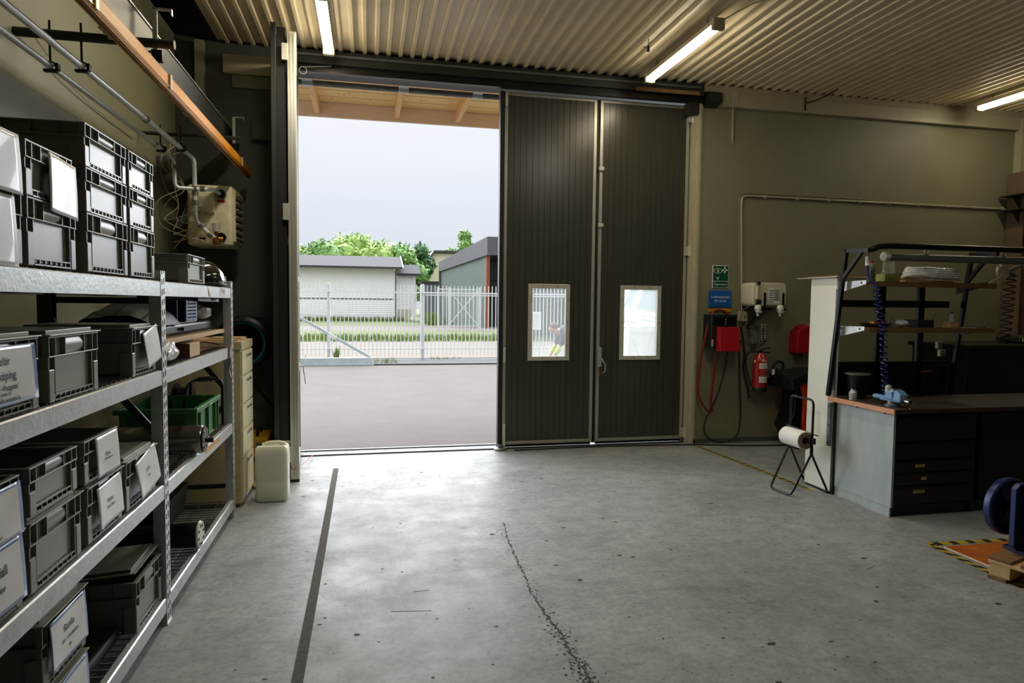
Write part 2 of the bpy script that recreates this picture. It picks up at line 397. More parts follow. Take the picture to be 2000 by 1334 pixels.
# ceiling: trapezoid profiled sheet running away from the camera
b = MB(); x = -1.41; prof = []
while x < XR+.1:
    prof += [(x, CZ), (x+.066, CZ), (x+.078, CZ-.028), (x+.106, CZ-.028), (x+.1175, CZ)]; x += .1175
for i in range(len(prof)-1):
    (xa, za), (xb, zb) = prof[i], prof[i+1]
    b.quad((xa, YB, za), (xb, YB, zb), (xb, 6.97, zb), (xa, 6.97, za))
struct(b.build('ceiling', 'ceiling_sheet'))
struct(MB().box(-2.2, XR+.4, YB-.1, 7.3, 5.2, 5.3).box(-1.44, -1.40, YB, 6.97, 4.11, 5.2).build('ceiling_roof', 'void_dark'))
# walls
wl = struct(MB().box(-1.9, -1.75, YB, 6.8, 0, 4.06).build('wall_left', 'wall_cream'))
struct(MB().box(-2.15, -2.0, YB, 7.3, 0, 5.2).build('wall_left_outer', 'void_dark'))
struct(MB().box(-2.1, -.70, 7.0, 7.28, 0, 5.2).build('wall_back_left', 'wall_dark'))
struct(MB().box(3.66, XR+.2, 7.0, 7.28, 0, 5.2).build('wall_back', 'wall_cream'))
struct(MB().box(-.70, 3.66, 7.12, 7.28, 3.90, 5.2).build('wall_back_header', 'steel_dark'))
struct(MB().box(XR, XR+.2, YB, 7.0, 0, 5.2).build('wall_right', 'wall_cream'))
struct(MB().box(-2.1, XR+.3, YB-.2, YB, 0, 5.2).build('wall_front', 'wall_rear'))
struct(MB().box(3.8, XR, 6.93, 7.0, 3.845, 3.99).prism([(6.93, 3.99), (7.0, 3.99), (7.0, 4.09), (6.97, 4.09)], 'x', 3.66, XR).build('trim_2', 'trim_cream'))
struct(MB().box(XR-.13, XR, 6.9, 7.0, 2.95, 3.99).build('trim_3', 'trim_cream'))
struct(MB().box(3.66, XR, 6.985, 7.0, 0, .05).build('baseboard_back', 'wall_dark'))
jb = struct(MB().box(3.60, 3.66, 6.99, 7.2, 0, 3.9).box(3.66, 3.70, 6.985, 7.0, 0, 3.9).box(3.63, 3.665, 6.95, 7.0, 0, 3.88).build('trim_4', 'trim_cream', bevel=.003))
for z in (.3, .9, 1.5, 2.1, 2.7, 3.3): MB().cyl((3.682, 6.978, z), (3.682, 6.987, z), .006, 8).build('screw', 'steel_dark', jb)
struct(MB().box(-.74, -.70, 6.99, 7.2, 0, 3.95).build('trim_5', 'steel_dark'))
bx = thing('junction_housing', (-1.16, 6.9, 3.68), 'long cream metal box high on the dark wall left of the doorway', 'box')
MB().box(-1.36, -.86, 6.93, 7.0, 3.78, 3.96).build('housing', 'trim_cream', bx, bevel=.01); MB().box(-1.28, -.9, 6.96, 7.0, 3.66, 3.775).build('lower_cover', 'wall_cream', bx)
bx = thing('wall_box', (-1.0, 6.95, 3.25), 'square grey electrical box on the dark wall left of the doorway', 'box')
MB().box(-1.10, -.89, 6.9, 7.0, 3.16, 3.35).build('housing', 'wall_dark', bx, bevel=.012); MB().box(-.885, -.878, 6.89, 6.92, 3.17, 3.34).build('edge_strip', 'alu', bx)
cp = tag(MB().box(-1.60, -1.52, 6.9, 6.98, 3.5, 4.06).build('wall_stud', 'trim_cream'), 'short pale upright high in the dark gap beside the khaki wall', 'post')
rod = thing('lock_rod', (-.87, 6.96, .0), 'thin vertical steel espagnolette rod on the dark wall by the doorway', 'rod')
MB().cyl((-.87, 6.97, .25), (-.87, 6.97, 3.3), .007, 8).build('rod', 'galv_dark', rod)
MB().box(-.885, -.865, 6.95, 7.0, .93, 1.2).build('cover_plate', 'alu', rod)
MB().box(-.92, -.865, 6.95, 7.0, .80, .92).box(-.92, -.9, 6.93, 6.95, .80, .92).build('bracket', 'alu', rod)
for z in (2.2, 3.3): MB().box(-.885, -.862, 6.955, 7.0, z, z+.09).build('guide_clip', 'alu', rod)
# ceiling joint to the door rail
rl = thing('door_track', (1.4, 7.0, 3.88), 'long dark steel sliding track above the whole doorway', 'door track')
MB().box(-.74, 3.66, 6.90, 7.11, 3.93, 4.06).build('top_beam', 'steel_dark', rl, bevel=.004)
MB().box(-.74, 3.80, 6.94, 7.0, 3.86, 3.93).build('rail', 'black_metal', rl)
MB().box(-.70, 3.62, 6.885, 6.9, 4.0, 4.02).build('seal_strip', 'galv_dark', rl)
MB().box(2.85, 3.6, 6.885, 6.899, 3.925, 3.965).build('rust_strip', 'pallet_old', rl)
MB().prism([(6.86, 3.86), (7.0, 3.83), (7.0, 4.0), (6.86, 3.97)], 'x', 3.70, 3.86).build('end_stop', 'steel_dark', rl)
MB().tube(arc((-.62, 6.92, 3.86), .035, 0, 2*PI, 12, 'xz')[:-1], .006, 6, closed=True).cyl((-.62, 6.92, 3.89), (-.35, 6.92, 3.92), .005, 6).build('hook', 'alu', rl, True)
MB().box(3.5, 3.62, 6.93, 7.1, 3.74, 3.86).build('roller_bracket', 'steel_dark', rl)

# ------------------------------------------------------------------ door leaves
def leaf(name, x0, x1, z0, z1, win, pane, label_):
    D_ = thing(name, ((x0+x1)/2, 7.12, z0), label_, 'door'); D_['kind'] = 'structure'; del D_['category']; 
    yf, yb_ = 7.085, 7.14; fwid = .035; b = MB(); X0, X1, Z0, Z1 = x0+fwid, x1-fwid, z0+fwid, z1-fwid
    wx0, wx1, wz0, wz1 = win; n = 14; g = .005
    # front profile with narrow grooves, split round the window
    def strip(a, c):
        spans = [(Z0, Z1)]
        if a < wx1 and c > wx0: spans = [(Z0, wz0), (wz1, Z1)]
        for s0, s1 in spans:
            b.box(a, c, yf, yb_, s0, s1)
            b.box(a-g, a, yf+.006, yb_, s0, s1)
    edges = [X0+(X1-X0)*i/n for i in range(n+1)]+[wx0, wx1]; edges = sorted(set(edges))
    k = 0
    while k < len(edges)-1:
        a, c = edges[k], edges[k+1]
        isw = lambda q: q in (wx0, wx1)
        b.box  # no-op keeps structure readable
        aa = a if isw(a) else a+g/2+.0025
        spans = [(Z0, Z1)]
        if a >= wx0-1e-6 and c <= wx1+1e-6: spans = [(Z0, wz0), (wz1, Z1)]
        for s0, s1 in spans:
            b.box(aa, c, yf, yb_, s0, s1)
            if aa > a: b.box(a, aa, yf+.005, yb_, s0, s1)
        k += 1
    b.build('panel', 'door_panel', D_)
    fr = MB().box(x0, X0, yf-.008, yb_+.008, z0, z1).box(X1, x1, yf-.008, yb_+.008, z0, z1).box(X0, X1, yf-.008, yb_+.008, z0, Z0).box(X0, X1, yf-.008, yb_+.008, Z1, z1)
    fr.build('edge_frame', 'alu', D_, bevel=.002)
    w = .048; a0, a1, c0, c1 = wx0-.028, wx1+.028, wz0-.028, wz1+.028
    wf = MB().box(a0, a0+w, yf-.014, yf+.01, c0, c1).box(a1-w, a1, yf-.014, yf+.01, c0, c1).box(a0+w, a1-w, yf-.014, yf+.01, c0, c0+w).box(a0+w, a1-w, yf-.014, yf+.01, c1-w, c1)
    wf = wf.build('window_frame', 'alu_bright', D_, bevel=.003)
    MB().box(wx0-.004, wx0+.008, yf+.01, yb_+.004, wz0, wz1).box(wx1-.008, wx1+.004, yf+.01, yb_+.004, wz0, wz1).box(wx0, wx1, yf+.01, yb_+.004, wz1-.008, wz1).box(wx0, wx1, yf+.01, yb_+.004, wz0, wz0+.008).build('gasket', 'black_rubber', wf)
    for (sx_, sz_) in [(a0+w/2, c0+(c1-c0)*q) for q in (.2, .5, .8)]+[(a1-w/2, c0+(c1-c0)*q) for q in (.2, .5, .8)]+[(a0+(a1-a0)*q, zz) for q in (.35, .7) for zz in (c0+w/2, c1-w/2)]:
        MB().cyl((sx_, yf-.018, sz_), (sx_, yf-.013, sz_), .006, 8).build('screw', 'steel_dark', wf)
    MB().box(wx0+.003, wx1-.003, yf+.02, yf+.026, wz0+.003, wz1-.003).build('window_pane', pane, D_)
    MB().box(x0+.01, x1-.01, yf+.01, yb_, z0-.03, z0).build('bottom_seal', 'black_rubber', D_)
    return D_
d1 = leaf('door_1', 1.435, 2.475, .045, 3.86, (1.745, 2.165, 1.0, 1.79), 'pane_a', 'grey ribbed door leaf nearest the opening, with a window showing a bending person')
d2 = leaf('door_2', 2.515, 3.585, .045, 3.86, (2.815, 3.255, 1.0, 1.79), 'pane_b', 'grey ribbed door leaf beside the cream wall, with a hazy window')
MB().box(1.385, 1.432, 7.06, 7.14, .0, 3.86).build('rubber_edge', 'black_rubber', d1)
MB().box(3.588, 3.63, 7.10, 7.19, .0, 3.88).build('jamb_light_block', 'black_rubber', d2)  # black strip added to stop daylight showing between leaf and jamb
MB().box(2.478, 2.512, 7.10, 7.14, .03, 3.86).build('centre_seal', 'black_rubber', d1)
MB().box(1.437, 1.468, 7.045, 7.077, .02, .28).build('hinge', 'alu_bright', d1, bevel=.003)
MB().box(1.437, 1.465, 7.05, 7.077, .95, 1.12).build('hinge', 'alu_bright', d1, bevel=.003)
MB().box(1.437, 1.465, 7.05, 7.077, 3.7, 3.86).build('hinge', 'alu_bright', d1, bevel=.003)
MB().lathe([(.075, 0), (.07, .018), (.03, .03), (.03, .06)], (1.41, 7.03, 0), n=20).build('foot_roller', 'galv_dark', d1, True)
lk = MB().box(2.515, 2.56, 7.03, 7.077, .90, 1.12).build('lock_case', 'galv', d2, bevel=.003)
MB().tube([(2.565, 7.05, 1.0), (2.585, 7.03, .95), (2.60, 7.02, .93), (2.60, 7.02, .85), (2.575, 7.02, .83)], .007, 8).build('lever', 'galv', lk, True)
MB().box(2.535, 2.545, 7.025, 7.035, .80, .88).box(2.555, 2.565, 7.025, 7.035, .79, .87).build('key', 'brass', lk)
for z in (3.1, 2.48): MB().box(2.50, 2.56, 7.05, 7.077, z-.02, z+.02).build('bolt_guide', 'alu_bright', d2, bevel=.003)
for z in (.12, 2.22, 3.72): MB().box(3.555, 3.64, 7.03, 7.077, z-.05, z+.05).cyl((3.6, 7.03, z-.06), (3.6, 7.03, z+.06), .013, 10).build('hinge', 'alu_bright', d2, bevel=.003)
# folded pair of leaves standing square to the wall on the left
d3 = thing('door_3', (-.62, 6.6, 0), 'inner folded-back door leaf whose pale edge stands at the left of the opening', 'door'); d3['kind'] = 'structure'; del d3['category']
MB().box(-.667, -.627, 6.12, 6.98, .06, 3.88).build('panel', 'door_panel', d3)
MB().box(-.675, -.60, 6.07, 6.12, .02, 3.90).build('edge_frame', 'alu_bright', d3, bevel=.004)
MB().box(-.655, -.640, 6.062, 6.07, .05, 3.88).box(-.625, -.618, 6.06, 6.07, .05, 3.88).build('edge_groove', 'alu', d3)
MB().box(-.69, -.60, 6.06, 7.0, .0, .02).build('bottom_seal', 'black_rubber', d3)
MB().box(-.627, -.602, 6.12, 6.98, .06, .12).box(-.627, -.602, 6.12, 6.98, 3.82, 3.88).build('face_strip', 'alu', d3)
MB().box(-.627, -.610, 6.18, 6.95, .12, 3.82).build('face_panel', 'alu_bright', d3)
wz = MB().box(-.609, -.600, 6.3, 6.34, .95, 1.83).box(-.609, -.600, 6.76, 6.80, .95, 1.83).box(-.609, -.6, 6.34, 6.76, .95, 1.0).box(-.609, -.6, 6.34, 6.76, 1.78, 1.83).build('window_frame', 'alu_bright', d3)
MB().tube([(-.60, 6.2, 1.02), (-.565, 6.2, 1.02), (-.56, 6.2, .98), (-.54, 6.15, .86)], .007, 8).build('door_handle', 'galv', d3, True)
for z in (.25, 2.37, 3.72): MB().box(-.72, -.67, 6.05, 6.09, z-.07, z+.07).build('hinge', 'alu_bright', d3, bevel=.003)
d4 = thing('door_4', (-.75, 6.6, 0), 'outer folded-back door leaf in shadow behind the pale edged leaf', 'door'); d4['kind'] = 'structure'; del d4['category']
MB().box(-.80, -.745, 6.12, 6.98, .06, 3.88).build('panel', 'door_panel', d4)
MB().box(-.81, -.765, 6.06, 6.12, .08, 3.96).build('edge_frame', 'steel_dark', d4, bevel=.004)
MB().box(-.762, -.69, 6.10, 6.14, .08, 3.94).build('rubber_edge', 'black_rubber', d4)
MB().box(-.735, -.68, 6.08, 6.11, .32, .37).build('lower_bracket', 'alu', d4)
MB().box(-.815, -.80, 6.15, 6.9, 3.9, 3.96).build('top_bracket', 'steel_dark', d4)
MB().box(-.74, -.70, 6.12, 6.16, 3.74, 3.90).build('roller_arm', 'alu_bright', d4, bevel=.004)
cb = tag(MB().tube(spline([(-.83, 6.9, 2.35), (-.84, 6.8, 2.15), (-.78, 6.5, 2.02), (-.70, 6.2, 2.08), (-.66, 6.1, 2.28)]), .007, 6).build('grey_cable', 'zinc_pipe', None, True), 'loose pale cable looping to the folded door leaf edge', 'cable')
cb = tag(MB().tube(spline([(-.70, 6.055, .20), (-.67, 6.05, .15), (-.63, 6.05, .12), (-.56, 7.0, .02)]), .004, 6).build('thin_line', 'red_cable', None, True), 'thin reddish cord at the foot of the folded door', 'cord')

for d_ in (d3, d4):
    d_.rotation_euler = (0, 0, .085); d_.location.x -= .042
# ------------------------------------------------------------------ ceiling lights
def lamp(x, y0, y1, z, label, power=1.0, col=TUBE_COL):
    t = thing('fluorescent_light', (x, (y0+y1)/2, z), label, 'ceiling light', 'fluorescent tubes under the ceiling')
    MB().box(x-.045, x+.045, y0+.02, y1-.02, z+.03, z+.075).build('housing', 'trim_cream', t, bevel=.006)
    MB().prism([(x-.045, z+.03), (x-.035, z+.0), (x-.018, z-.016), (x+.018, z-.016), (x+.035, z), (x+.045, z+.03)], 'y', y0+.03, y1-.03).build('diffuser', 'tube_lit', t, True)
    for yy in (y0, y1-.05): MB().box(x-.055, x+.055, yy, yy+.05, z-.02, z+.08).build('end_cap', 'trim_cream', t, bevel=.012)
    for yy in (y0+.2, y1-.2): MB().tube([(x, yy, z+.07), (x, yy, CZ-.02)], .004, 6).build('hanger', 'black_metal', t)
    L_ = bpy.data.lights.new('tube_glow', 'AREA'); L_.shape = 'RECTANGLE'; L_.size = .08; L_.size_y = y1-y0-.1; L_.energy = TUBE_E*power; L_.color = col
    o = bpy.data.objects.new('tube_glow', L_); COL.objects.link(o); o.parent = t; o.location = (0, 0, -.03)
    return t
lamp(-.36, 5.45, 6.68, 3.95, 'lit ceiling tube light over the open doorway, leftmost of the three', 1.5)
lb = lamp(2.865, 5.17, 6.6, 3.92, 'lit ceiling tube light in front of the closed door leaves, with hook above', .7)
MB().tube([(2.9, 5.17, 3.98), (3.05, 5.0, 4.05), (3.3, 4.7, 4.07), (3.9, 4.3, 4.07)], .006, 6).build('power_cable', 'trim_cream', lb, True)
lamp(7.08, 5.2, 6.67, 3.95, 'lit ceiling tube light near the right-hand wall corner', .3)
for x in (-.36, 2.865, 7.08):
    pass
lamp(-.36, 3.7, 4.95, 3.95, 'added unseen tube light extending the left row to brighten the floor', 1.2, (1, .95, .84))  # added above the view because the floor needed more light
lamp(2.865, 3.0, 4.3, 3.92, 'added unseen tube light extending the middle row to brighten the floor', 1.2, (1, .95, .84))  # second added tube out of view, also there to lift the floor
hk = tag(MB().tube([(2.55, 5.9, 4.07), (2.55, 5.9, 3.99), (2.50, 5.9, 3.99)], .004, 6).box(2.54, 2.56, 5.89, 5.91, 3.95, 4.0).build('ceiling_hook', 'black_metal'), 'small black wire hook on the ceiling left of the middle tube light', 'hook')
cbl = tag(MB().tube(spline([(4.95, 6.9, 3.95), (5.03, 6.85, 3.965), (5.1, 6.75, 4.0), (5.2, 6.7, 4.06)]), .008, 6).tube([(4.95, 6.92, 3.86), (4.95, 6.92, 4.02)], .008, 6).build('ceiling_cable', 'black_rubber', None, True), 'short black cable stub where the cream wall meets the ceiling', 'cable')
st = tag(MB().box(4.02, 4.1, 6.915, 6.93, 3.88, 4.0).box(4.06, 4.07, 6.97, 6.99, 3.5, 3.86).tube([(4.065, 6.98, 3.6), (4.068, 6.98, 3.45)], .005, 6).build('conduit_stub', 'trim_cream'), 'short pale vertical conduit stub under the ceiling trim right of the doors', 'conduit')

# ------------------------------------------------------------------ LEFT: racks
def upright(b, xf, y0, y1, z1):
    pitch = .05; w = (y1-y0); t = .002
    for (a, c) in ((0, .16), (.38, .62), (.84, 1)): b.box(xf-t, xf, y0+w*a, y0+w*c, 0, z1)
    z = .0
    while z < z1:
        b.box(xf-t, xf, y0+w*.16, y0+w*.38, z, min(z+.022, z1)); b.box(xf-t, xf, y0+w*.62, y0+w*.84, z+.006, min(z+.028, z1)); z += pitch
    b.box(xf-.055, xf, y0-t, y0, 0, z1); b.box(xf-.055, xf, y1, y1+t, 0, z1)
def rack(label, ya, yb_, shelves, z1, uprights, name='storage_rack'):
    t = thing(name, (-1.22, (ya+yb_)/2, 0), label, 'shelving')
    for (y0, y1) in uprights:
        b = MB(); upright(b, -.97, y0, y1, z1); b.build('upright', 'galv', t)
        MB().box(-1.03, -.965, y0-.01, y1+.01, 0, .006).build('foot_plate', 'galv', t)
        MB().box(-1.50, -1.495, y0, y1, 0, z1).box(-1.5, -1.445, y0, y0+.003, 0, z1).box(-1.5, -1.445, y1-.003, y1, 0, z1).build('rear_upright', 'steel_dark', t)
        ym = (y0+y1)/2
        for z in (.22, 1.58): MB().box(-1.45, -1.025, ym-.012, ym+.012, z, z+.03).build('brace', 'steel_dark', t)
        MB().bar((-1.46, ym, 1.5), (-1.02, ym, .95), .012, .035).build('brace', 'steel_dark', t)
        MB().bar((-1.46, ym, .3), (-1.02, ym, .85), .012, .035).build('brace', 'steel_dark', t)
    for zt in shelves:
        MB().prism([(-.972, zt-.072), (-.972, zt-.004), (-.978, zt), (-1.0, zt), (-1.0, zt-.012), (-1.012, zt-.012), (-1.012, zt-.072)], 'y', ya, yb_).build('shelf_beam', 'galv', t)
        MB().prism([(-1.5, zt-.072), (-1.5, zt), (-1.465, zt), (-1.465, zt-.072)], 'y', ya, yb_).build('shelf_beam', 'galv_dark', t)
        b = MB(); y = ya+.03
        while y < yb_-.02: b.box(-1.47, -1.0, y-.0025, y+.0025, zt, zt+.005); y += .05
        for x in (-1.42, -1.3, -1.18, -1.06): b.box(x-.003, x+.003, ya, yb_, zt-.006, zt)
        b.build('wire_deck', 'galv_dark', t)['kind'] = 'stuff'
    return t
SH = (1.69, 1.262, .703, .138)
r1 = rack('near bay of the galvanised shelving, filled with grey crates', 1.68, 3.47, SH, 1.74, [(3.47, 3.535)])
r2 = rack('far bay of the galvanised shelving, holding a green crate and steel roller', 3.54, 5.13, SH, 1.74, [(5.13, 5.19)])
textob('shelf_label_text', 'Truck', .045, (-.9695, 4.86, 1.662), '+x', 'ink', MB().box(-.971, -.9702, 4.78, 4.95, 1.63, 1.69).build('shelf_label', 'sign_white', r2))
MB().box(-.971, -.9702, 4.30, 4.70, .665, .69).build('warning_label', 'yellow_strip', r2)
MB().quad((-.969, 4.42, 1.69), (-.969, 4.52, 1.625), (-.969, 4.46, 1.622)).build('tape_scrap', 'plate_yellow', r2)

def crate(y0, y1, z0, h, label, lid=None, sheets=(), xf=-.985, d=.44, m='crate_grey', group='grey stacking crates on the galvanised shelving', lidtilt=0, lm='crate_light'):
    w = y1-y0-.006; yc = (y0+y1)/2; xc = xf-d/2; t = thing('storage_crate', (xc, yc, z0), label, 'crate', group)
    i = .016; th_ = .005; hx, hy = d/2, w/2; b = MB()
    b.box(-hx+i, hx-i, -hy+i, hy-i, .006, .012)
    b.box(hx-i-th_, hx-i, -hy+i, hy-i, .006, h-.002).box(-hx+i, -hx+i+th_, -hy+i, hy-i, .006, h-.002)
    b.box(-hx+i+th_, hx-i-th_, -hy+i, -hy+i+th_, .006, h-.002).box(-hx+i+th_, hx-i-th_, hy-i-th_, hy-i, .006, h-.002)
    b.build('shell', m, t, local=True)
    def ring(b, za, zb, o, inn):
        b.box(hx-inn, hx-o, -hy+o, hy-o, za, zb).box(-hx+o, -hx+inn, -hy+o, hy-o, za, zb)
        b.box(-hx+inn, hx-inn, -hy+o, -hy+inn, za, zb).box(-hx+inn, hx-inn, hy-inn, hy-o, za, zb)
    b = MB(); ring(b, h-.006, h, 0, i+.001); ring(b, h*.68, h*.68+.0045, 0, i+.001); b.build('rim', m, t, local=True, bevel=.0015)
    b = MB()
    for q in (-.485, -.37, -.19, .19, .37, .485):
        b.box(hx-i, hx-.001, q*w-.002, q*w+.002, h*.68, h-.003)
        if abs(q) > .3: b.box(hx-i, hx-.004, q*w-.002, q*w+.002, .02, h*.68)
    for q in (-.46, -.3, -.1, .1, .3, .46):
        for sgn in (-1, 1): b.box(q*d-.002, q*d+.002, min(sgn*(hy-i), sgn*(hy-.002)), max(sgn*(hy-i), sgn*(hy-.002)), h*.68, h-.003)
    b.build('ribs', m, t, local=True)['kind'] = 'stuff'
    for sx_ in (-1, 1):
        for sy_ in (-1, 1):
            MB().box(*sorted((sx_*(hx-.055), sx_*(hx-.002))), *sorted((sy_*(hy-.042), sy_*(hy-.002))), 0, h*.50).build('corner_post', m, t, local=True, bevel=.004)
    MB().grid(lambda u, v: (hx-.012+.009*math.sin(PI*v), (-.18+.36*u)*w, h*.70+(h*.27)*v), 4, 6).build('handle', m, t, True, local=True)
    b = MB().box(hx-.008, hx-.003, -hy+.045, hy-.045, .002, .007).box(hx-.010, hx-.004, -hy+.045, hy-.045, .020, .024)
    n = max(4, int(w/.045))
    for k in range(n+1): q = -hy+.045+(w-.09)*k/n; b.box(hx-.010, hx-.004, q-.002, q+.002, .007, .020)
    b.build('base_rail', m, t, local=True)
    top = h
    if lid:
        b = MB().box(-hx-.003, hx+.008, -hy-.006, hy+.006, h+.001, h+.006).box(-hx+.02, hx-.016, -hy+.02, hy-.02, h+.006, h+.018)
        l = b.build('lid', lm, t, local=True, bevel=.002)
        if lidtilt: l.rotation_euler = (0, lidtilt, .03); l.location = (0, -.01, .028)
        top = h+.018
    for s_ in sheets:
        oy, sw, sh_, zt, tilt, bulge, lines = s_
        oy *= 1; ca, sa = math.cos(tilt), math.sin(tilt); x0 = xf+.004
        def curve(p, oy=oy, sw=sw, sh_=sh_, zt=zt, bulge=bulge, x0=x0):
            u = (p.y-(yc+oy))/sw+.5; v = (z0+zt-p.z)/sh_
            return Vector((p.x+bulge*(math.sin(PI*min(max(v, 0), 1.1))*.15+v*v*.6)+.0015*math.sin(u*6+v*3), p.y, p.z))
        def rotp(q, oy=oy, zt=zt): 
            cy_, cz_ = yc+oy, z0+zt; dy, dz = q.y-cy_, q.z-cz_; return Vector((q.x, cy_+dy*ca-dz*sa, cz_+dy*sa+dz*ca))
        def fn(u, v, oy=oy, sw=sw, sh_=sh_, zt=zt):
            return rotp(curve(Vector((x0, yc+oy+(u-.5)*sw, z0+zt-v*sh_))))
        sheet = MB().grid(fn, 12, 14).build('plastic_sleeve', 'sleeve_blue' if lines and lines[0] == '#' else 'paper', t, True, solid=.0012)
        if lines and lines[0] == '#':
            lines = lines[1:]
            MB().grid(lambda u, v: fn(.02+.92*u, .07+.86*v)+Vector((.0018, 0, 0)), 12, 12).build('paper_sheet', 'paper', sheet, True)
        for (txt, sz, vv) in lines:
            textob('printed_text', txt, sz, (x0+.0035, yc+oy-.005, z0+zt-vv*sh_), '+x', 'ink', sheet, fn=lambda q: rotp(curve(q)), bold=.0004)
    return t
T1 = 1.699
crate(1.80, 2.215, T1, .205, 'grey crate at the left edge of the top shelf, lower of its pair, with sheet', sheets=[(.0, .30, .20, .19, 0, .01, ())])
crate(1.80, 2.205, T1+.207, .165, 'grey crate at the left edge of the top shelf, on top, with pale sheet', sheets=[(.03, .32, .17, .16, 0, .01, ())], m='crate_grey2')
crate(2.235, 2.58, T1, .205, 'plain grey deep crate under the one with a big blank sheet, top shelf')
crate(2.235, 2.56, T1+.207, .165, 'grey crate on the top shelf with a big blank sheet hanging askew', sheets=[(.075, .20, .185, .150, -.06, .012, ())])
crate(2.665, 3.085, T1, .212, 'bottom crate of the wider three-high stack on the top shelf', m='crate_grey')
crate(2.665, 3.085, T1+.214, .160, 'middle crate of the wider three-high stack on the top shelf')
crate(2.665, 3.085, T1+.376, .155, 'top crate of the wider three-high stack on the top shelf')
crate(3.11, 3.445, T1, .212, 'bottom crate of the narrow three-high stack beside the upright')
crate(3.11, 3.445, T1+.214, .160, 'middle crate of the narrow three-high stack beside the upright')
crate(3.11, 3.445, T1+.376, .155, 'top crate of the narrow three-high stack beside the upright')
cbx = thing('cardboard_box', (-1.30, 2.3, T1+.36), 'small tan cardboard box peeping out behind the top crates at left', 'box')
MB().box(-1.36, -1.24, 2.14, 2.36, T1+.374, T1+.43).build('carton', 'carton', cbx); MB().box(-1.30, -1.275, 2.14, 2.36, T1+.4305, T1+.432).build('tape', 'plate_yellow', cbx)
T2 = 1.268
crate(1.85, 2.285, T2, .215, 'lidded crate on the second shelf labelled Solör Enköping', lid=1, sheets=[(.0, .36, .165, .20, 0, .012, ('#', ('Solör', .034, .26), ('Enköping', .034, .50), ('1766 - Rongstad', .020, .70), ('hösten 18', .012, .80), ('Bromma Bk. motorvärm 2x', .013, .90)))])
crate(2.345, 2.745, T2, .212, 'plain lidded crate on the second shelf with no sheet', lid=1)
crate(3.105, 3.435, T2, .205, 'lidded crate on the second shelf beside the upright, crumpled sheet askew', lid=1, sheets=[(.055, .20, .165, .20, .20, .02, ())], m='crate_grey2')
T3 = .712
crate(1.76, 2.155, T3, .215, 'lower left-edge crate on the third shelf labelled Vattenfall', lid=1, m='crate_grey2', sheets=[(.02, .33, .185, .21, 0, .012, ('#', ('Vattenfall', .040, .38), ('1 - Laddningsp', .020, .62), ('info', .014, .76)))])
crate(1.76, 2.15, T3+.236, .145, 'upper left-edge crate on the third shelf labelled energi', m='crate_grey2', sheets=[(.02, .33, .15, .13, 0, .010, ('#', ('Energi', .036, .55), ('Norr 12 - huvud', .015, .85)))])
crate(2.19, 2.56, T3, .212, 'plain crate with flat lid, lower of two on the third shelf', lid=1, lm='crate_grey')
crate(2.20, 2.54, T3+.232, .150, 'open plain crate on top of the plain lidded one, third shelf')
crate(2.605, 2.955, T3, .205, 'third shelf crate with a sheet under an open sheeted crate', lid=1, lm='crate_grey', sheets=[(.02, .24, .16, .19, .04, .014, (('Boden', .022, .45), ('kylare / pump', .013, .6)))])
crate(2.59, 2.915, T3+.225, .155, 'open crate with long hanging sheet, upper one on the third shelf', sheets=[(.035, .22, .15, .15, 0, .012, (('Gävle', .02, .5), ('3 - skarvdon norr', .012, .62)))])
crate(2.995, 3.395, T3, .205, 'lidded third shelf crate beside the upright with a curling sheet', lid=1, lm='crate_light', sheets=[(.03, .27, .17, .20, .16, .03, (('Luleå', .024, .42), ('4 - filter', .013, .6)))])
T4 = .146
crate(2.245, 2.57, T4, .205, 'bottom shelf crate under the Ranås one, with blue-edged sheet', lid=1, lm='crate_grey', m='crate_grey2', sheets=[(.01, .29, .19, .20, 0, .008, ('#', ('Energi', .030, .35), ('7 - styrbox', .014, .6)))])
crate(2.245, 2.575, T4+.225, .215, 'lidded bottom shelf crate labelled Ranås on top of its pair', lid=1, m='crate_grey2', sheets=[(.01, .27, .165, .205, 0, .012, ('#', ('Ranås', .034, .35), ('1001 - huvudström', .016, .58), ('info', .012, .75)))])
crate(3.085, 3.455, T4, .225, 'bottom shelf crate beside the upright with a lid resting askew', lid=1, lm='lid_green', lidtilt=-.06, m='crate_grey2')
crate(4.03, 4.43, T1, .160, 'small pale grey crate on the far bay top shelf beside the helmet', d=.40, m='crate_light')
# things in the far bay
bk = thing('paint_bucket', (-1.22, 3.62, T1), 'small blue bucket with white lid behind the narrow crate stack', 'bucket')
MB().lathe([(.052, .002), (.06, .19)], (-1.15, 3.68, T1), n=24).build('bucket', 'navy', bk, True); MB().lathe([(.066, .19), (.068, .2), (.066, .212), (.04, .222)], (-1.15, 3.68, T1), n=24).build('lid', 'basket_blue', bk, True)
hm = thing('welding_helmet', (-1.10, 4.85, T1), 'glossy black domed helmet on the far bay top shelf', 'helmet')
MB().lathe([(.20, 0), (.205, .03), (.195, .08), (.165, .125), (.11, .155), (.05, .168), (.001, .17)], (-1.16, 4.87, T1+.006), n=40).build('shell', 'helmet', hm, True)
MB().lathe([(.203, 0), (.213, .003), (.213, .012), (.205, .016)], (-1.16, 4.87, T1+.004), n=40).build('brim', 'black_plastic', hm, True)
textob('brand_text', 'LAVOR', .05, (-.948, 4.93, T1+.045), '+x', 'sign_white', hm, fn=lambda q: Vector((-1.16+math.sqrt(max(.001, .207**2-(q.y-4.87)**2)), q.y, q.z)), bold=.001)
sb = thing('tool_case', (-1.2, 4.4, 1.275), 'flat black tool case under the dark blue pallet basket, second shelf', 'case')
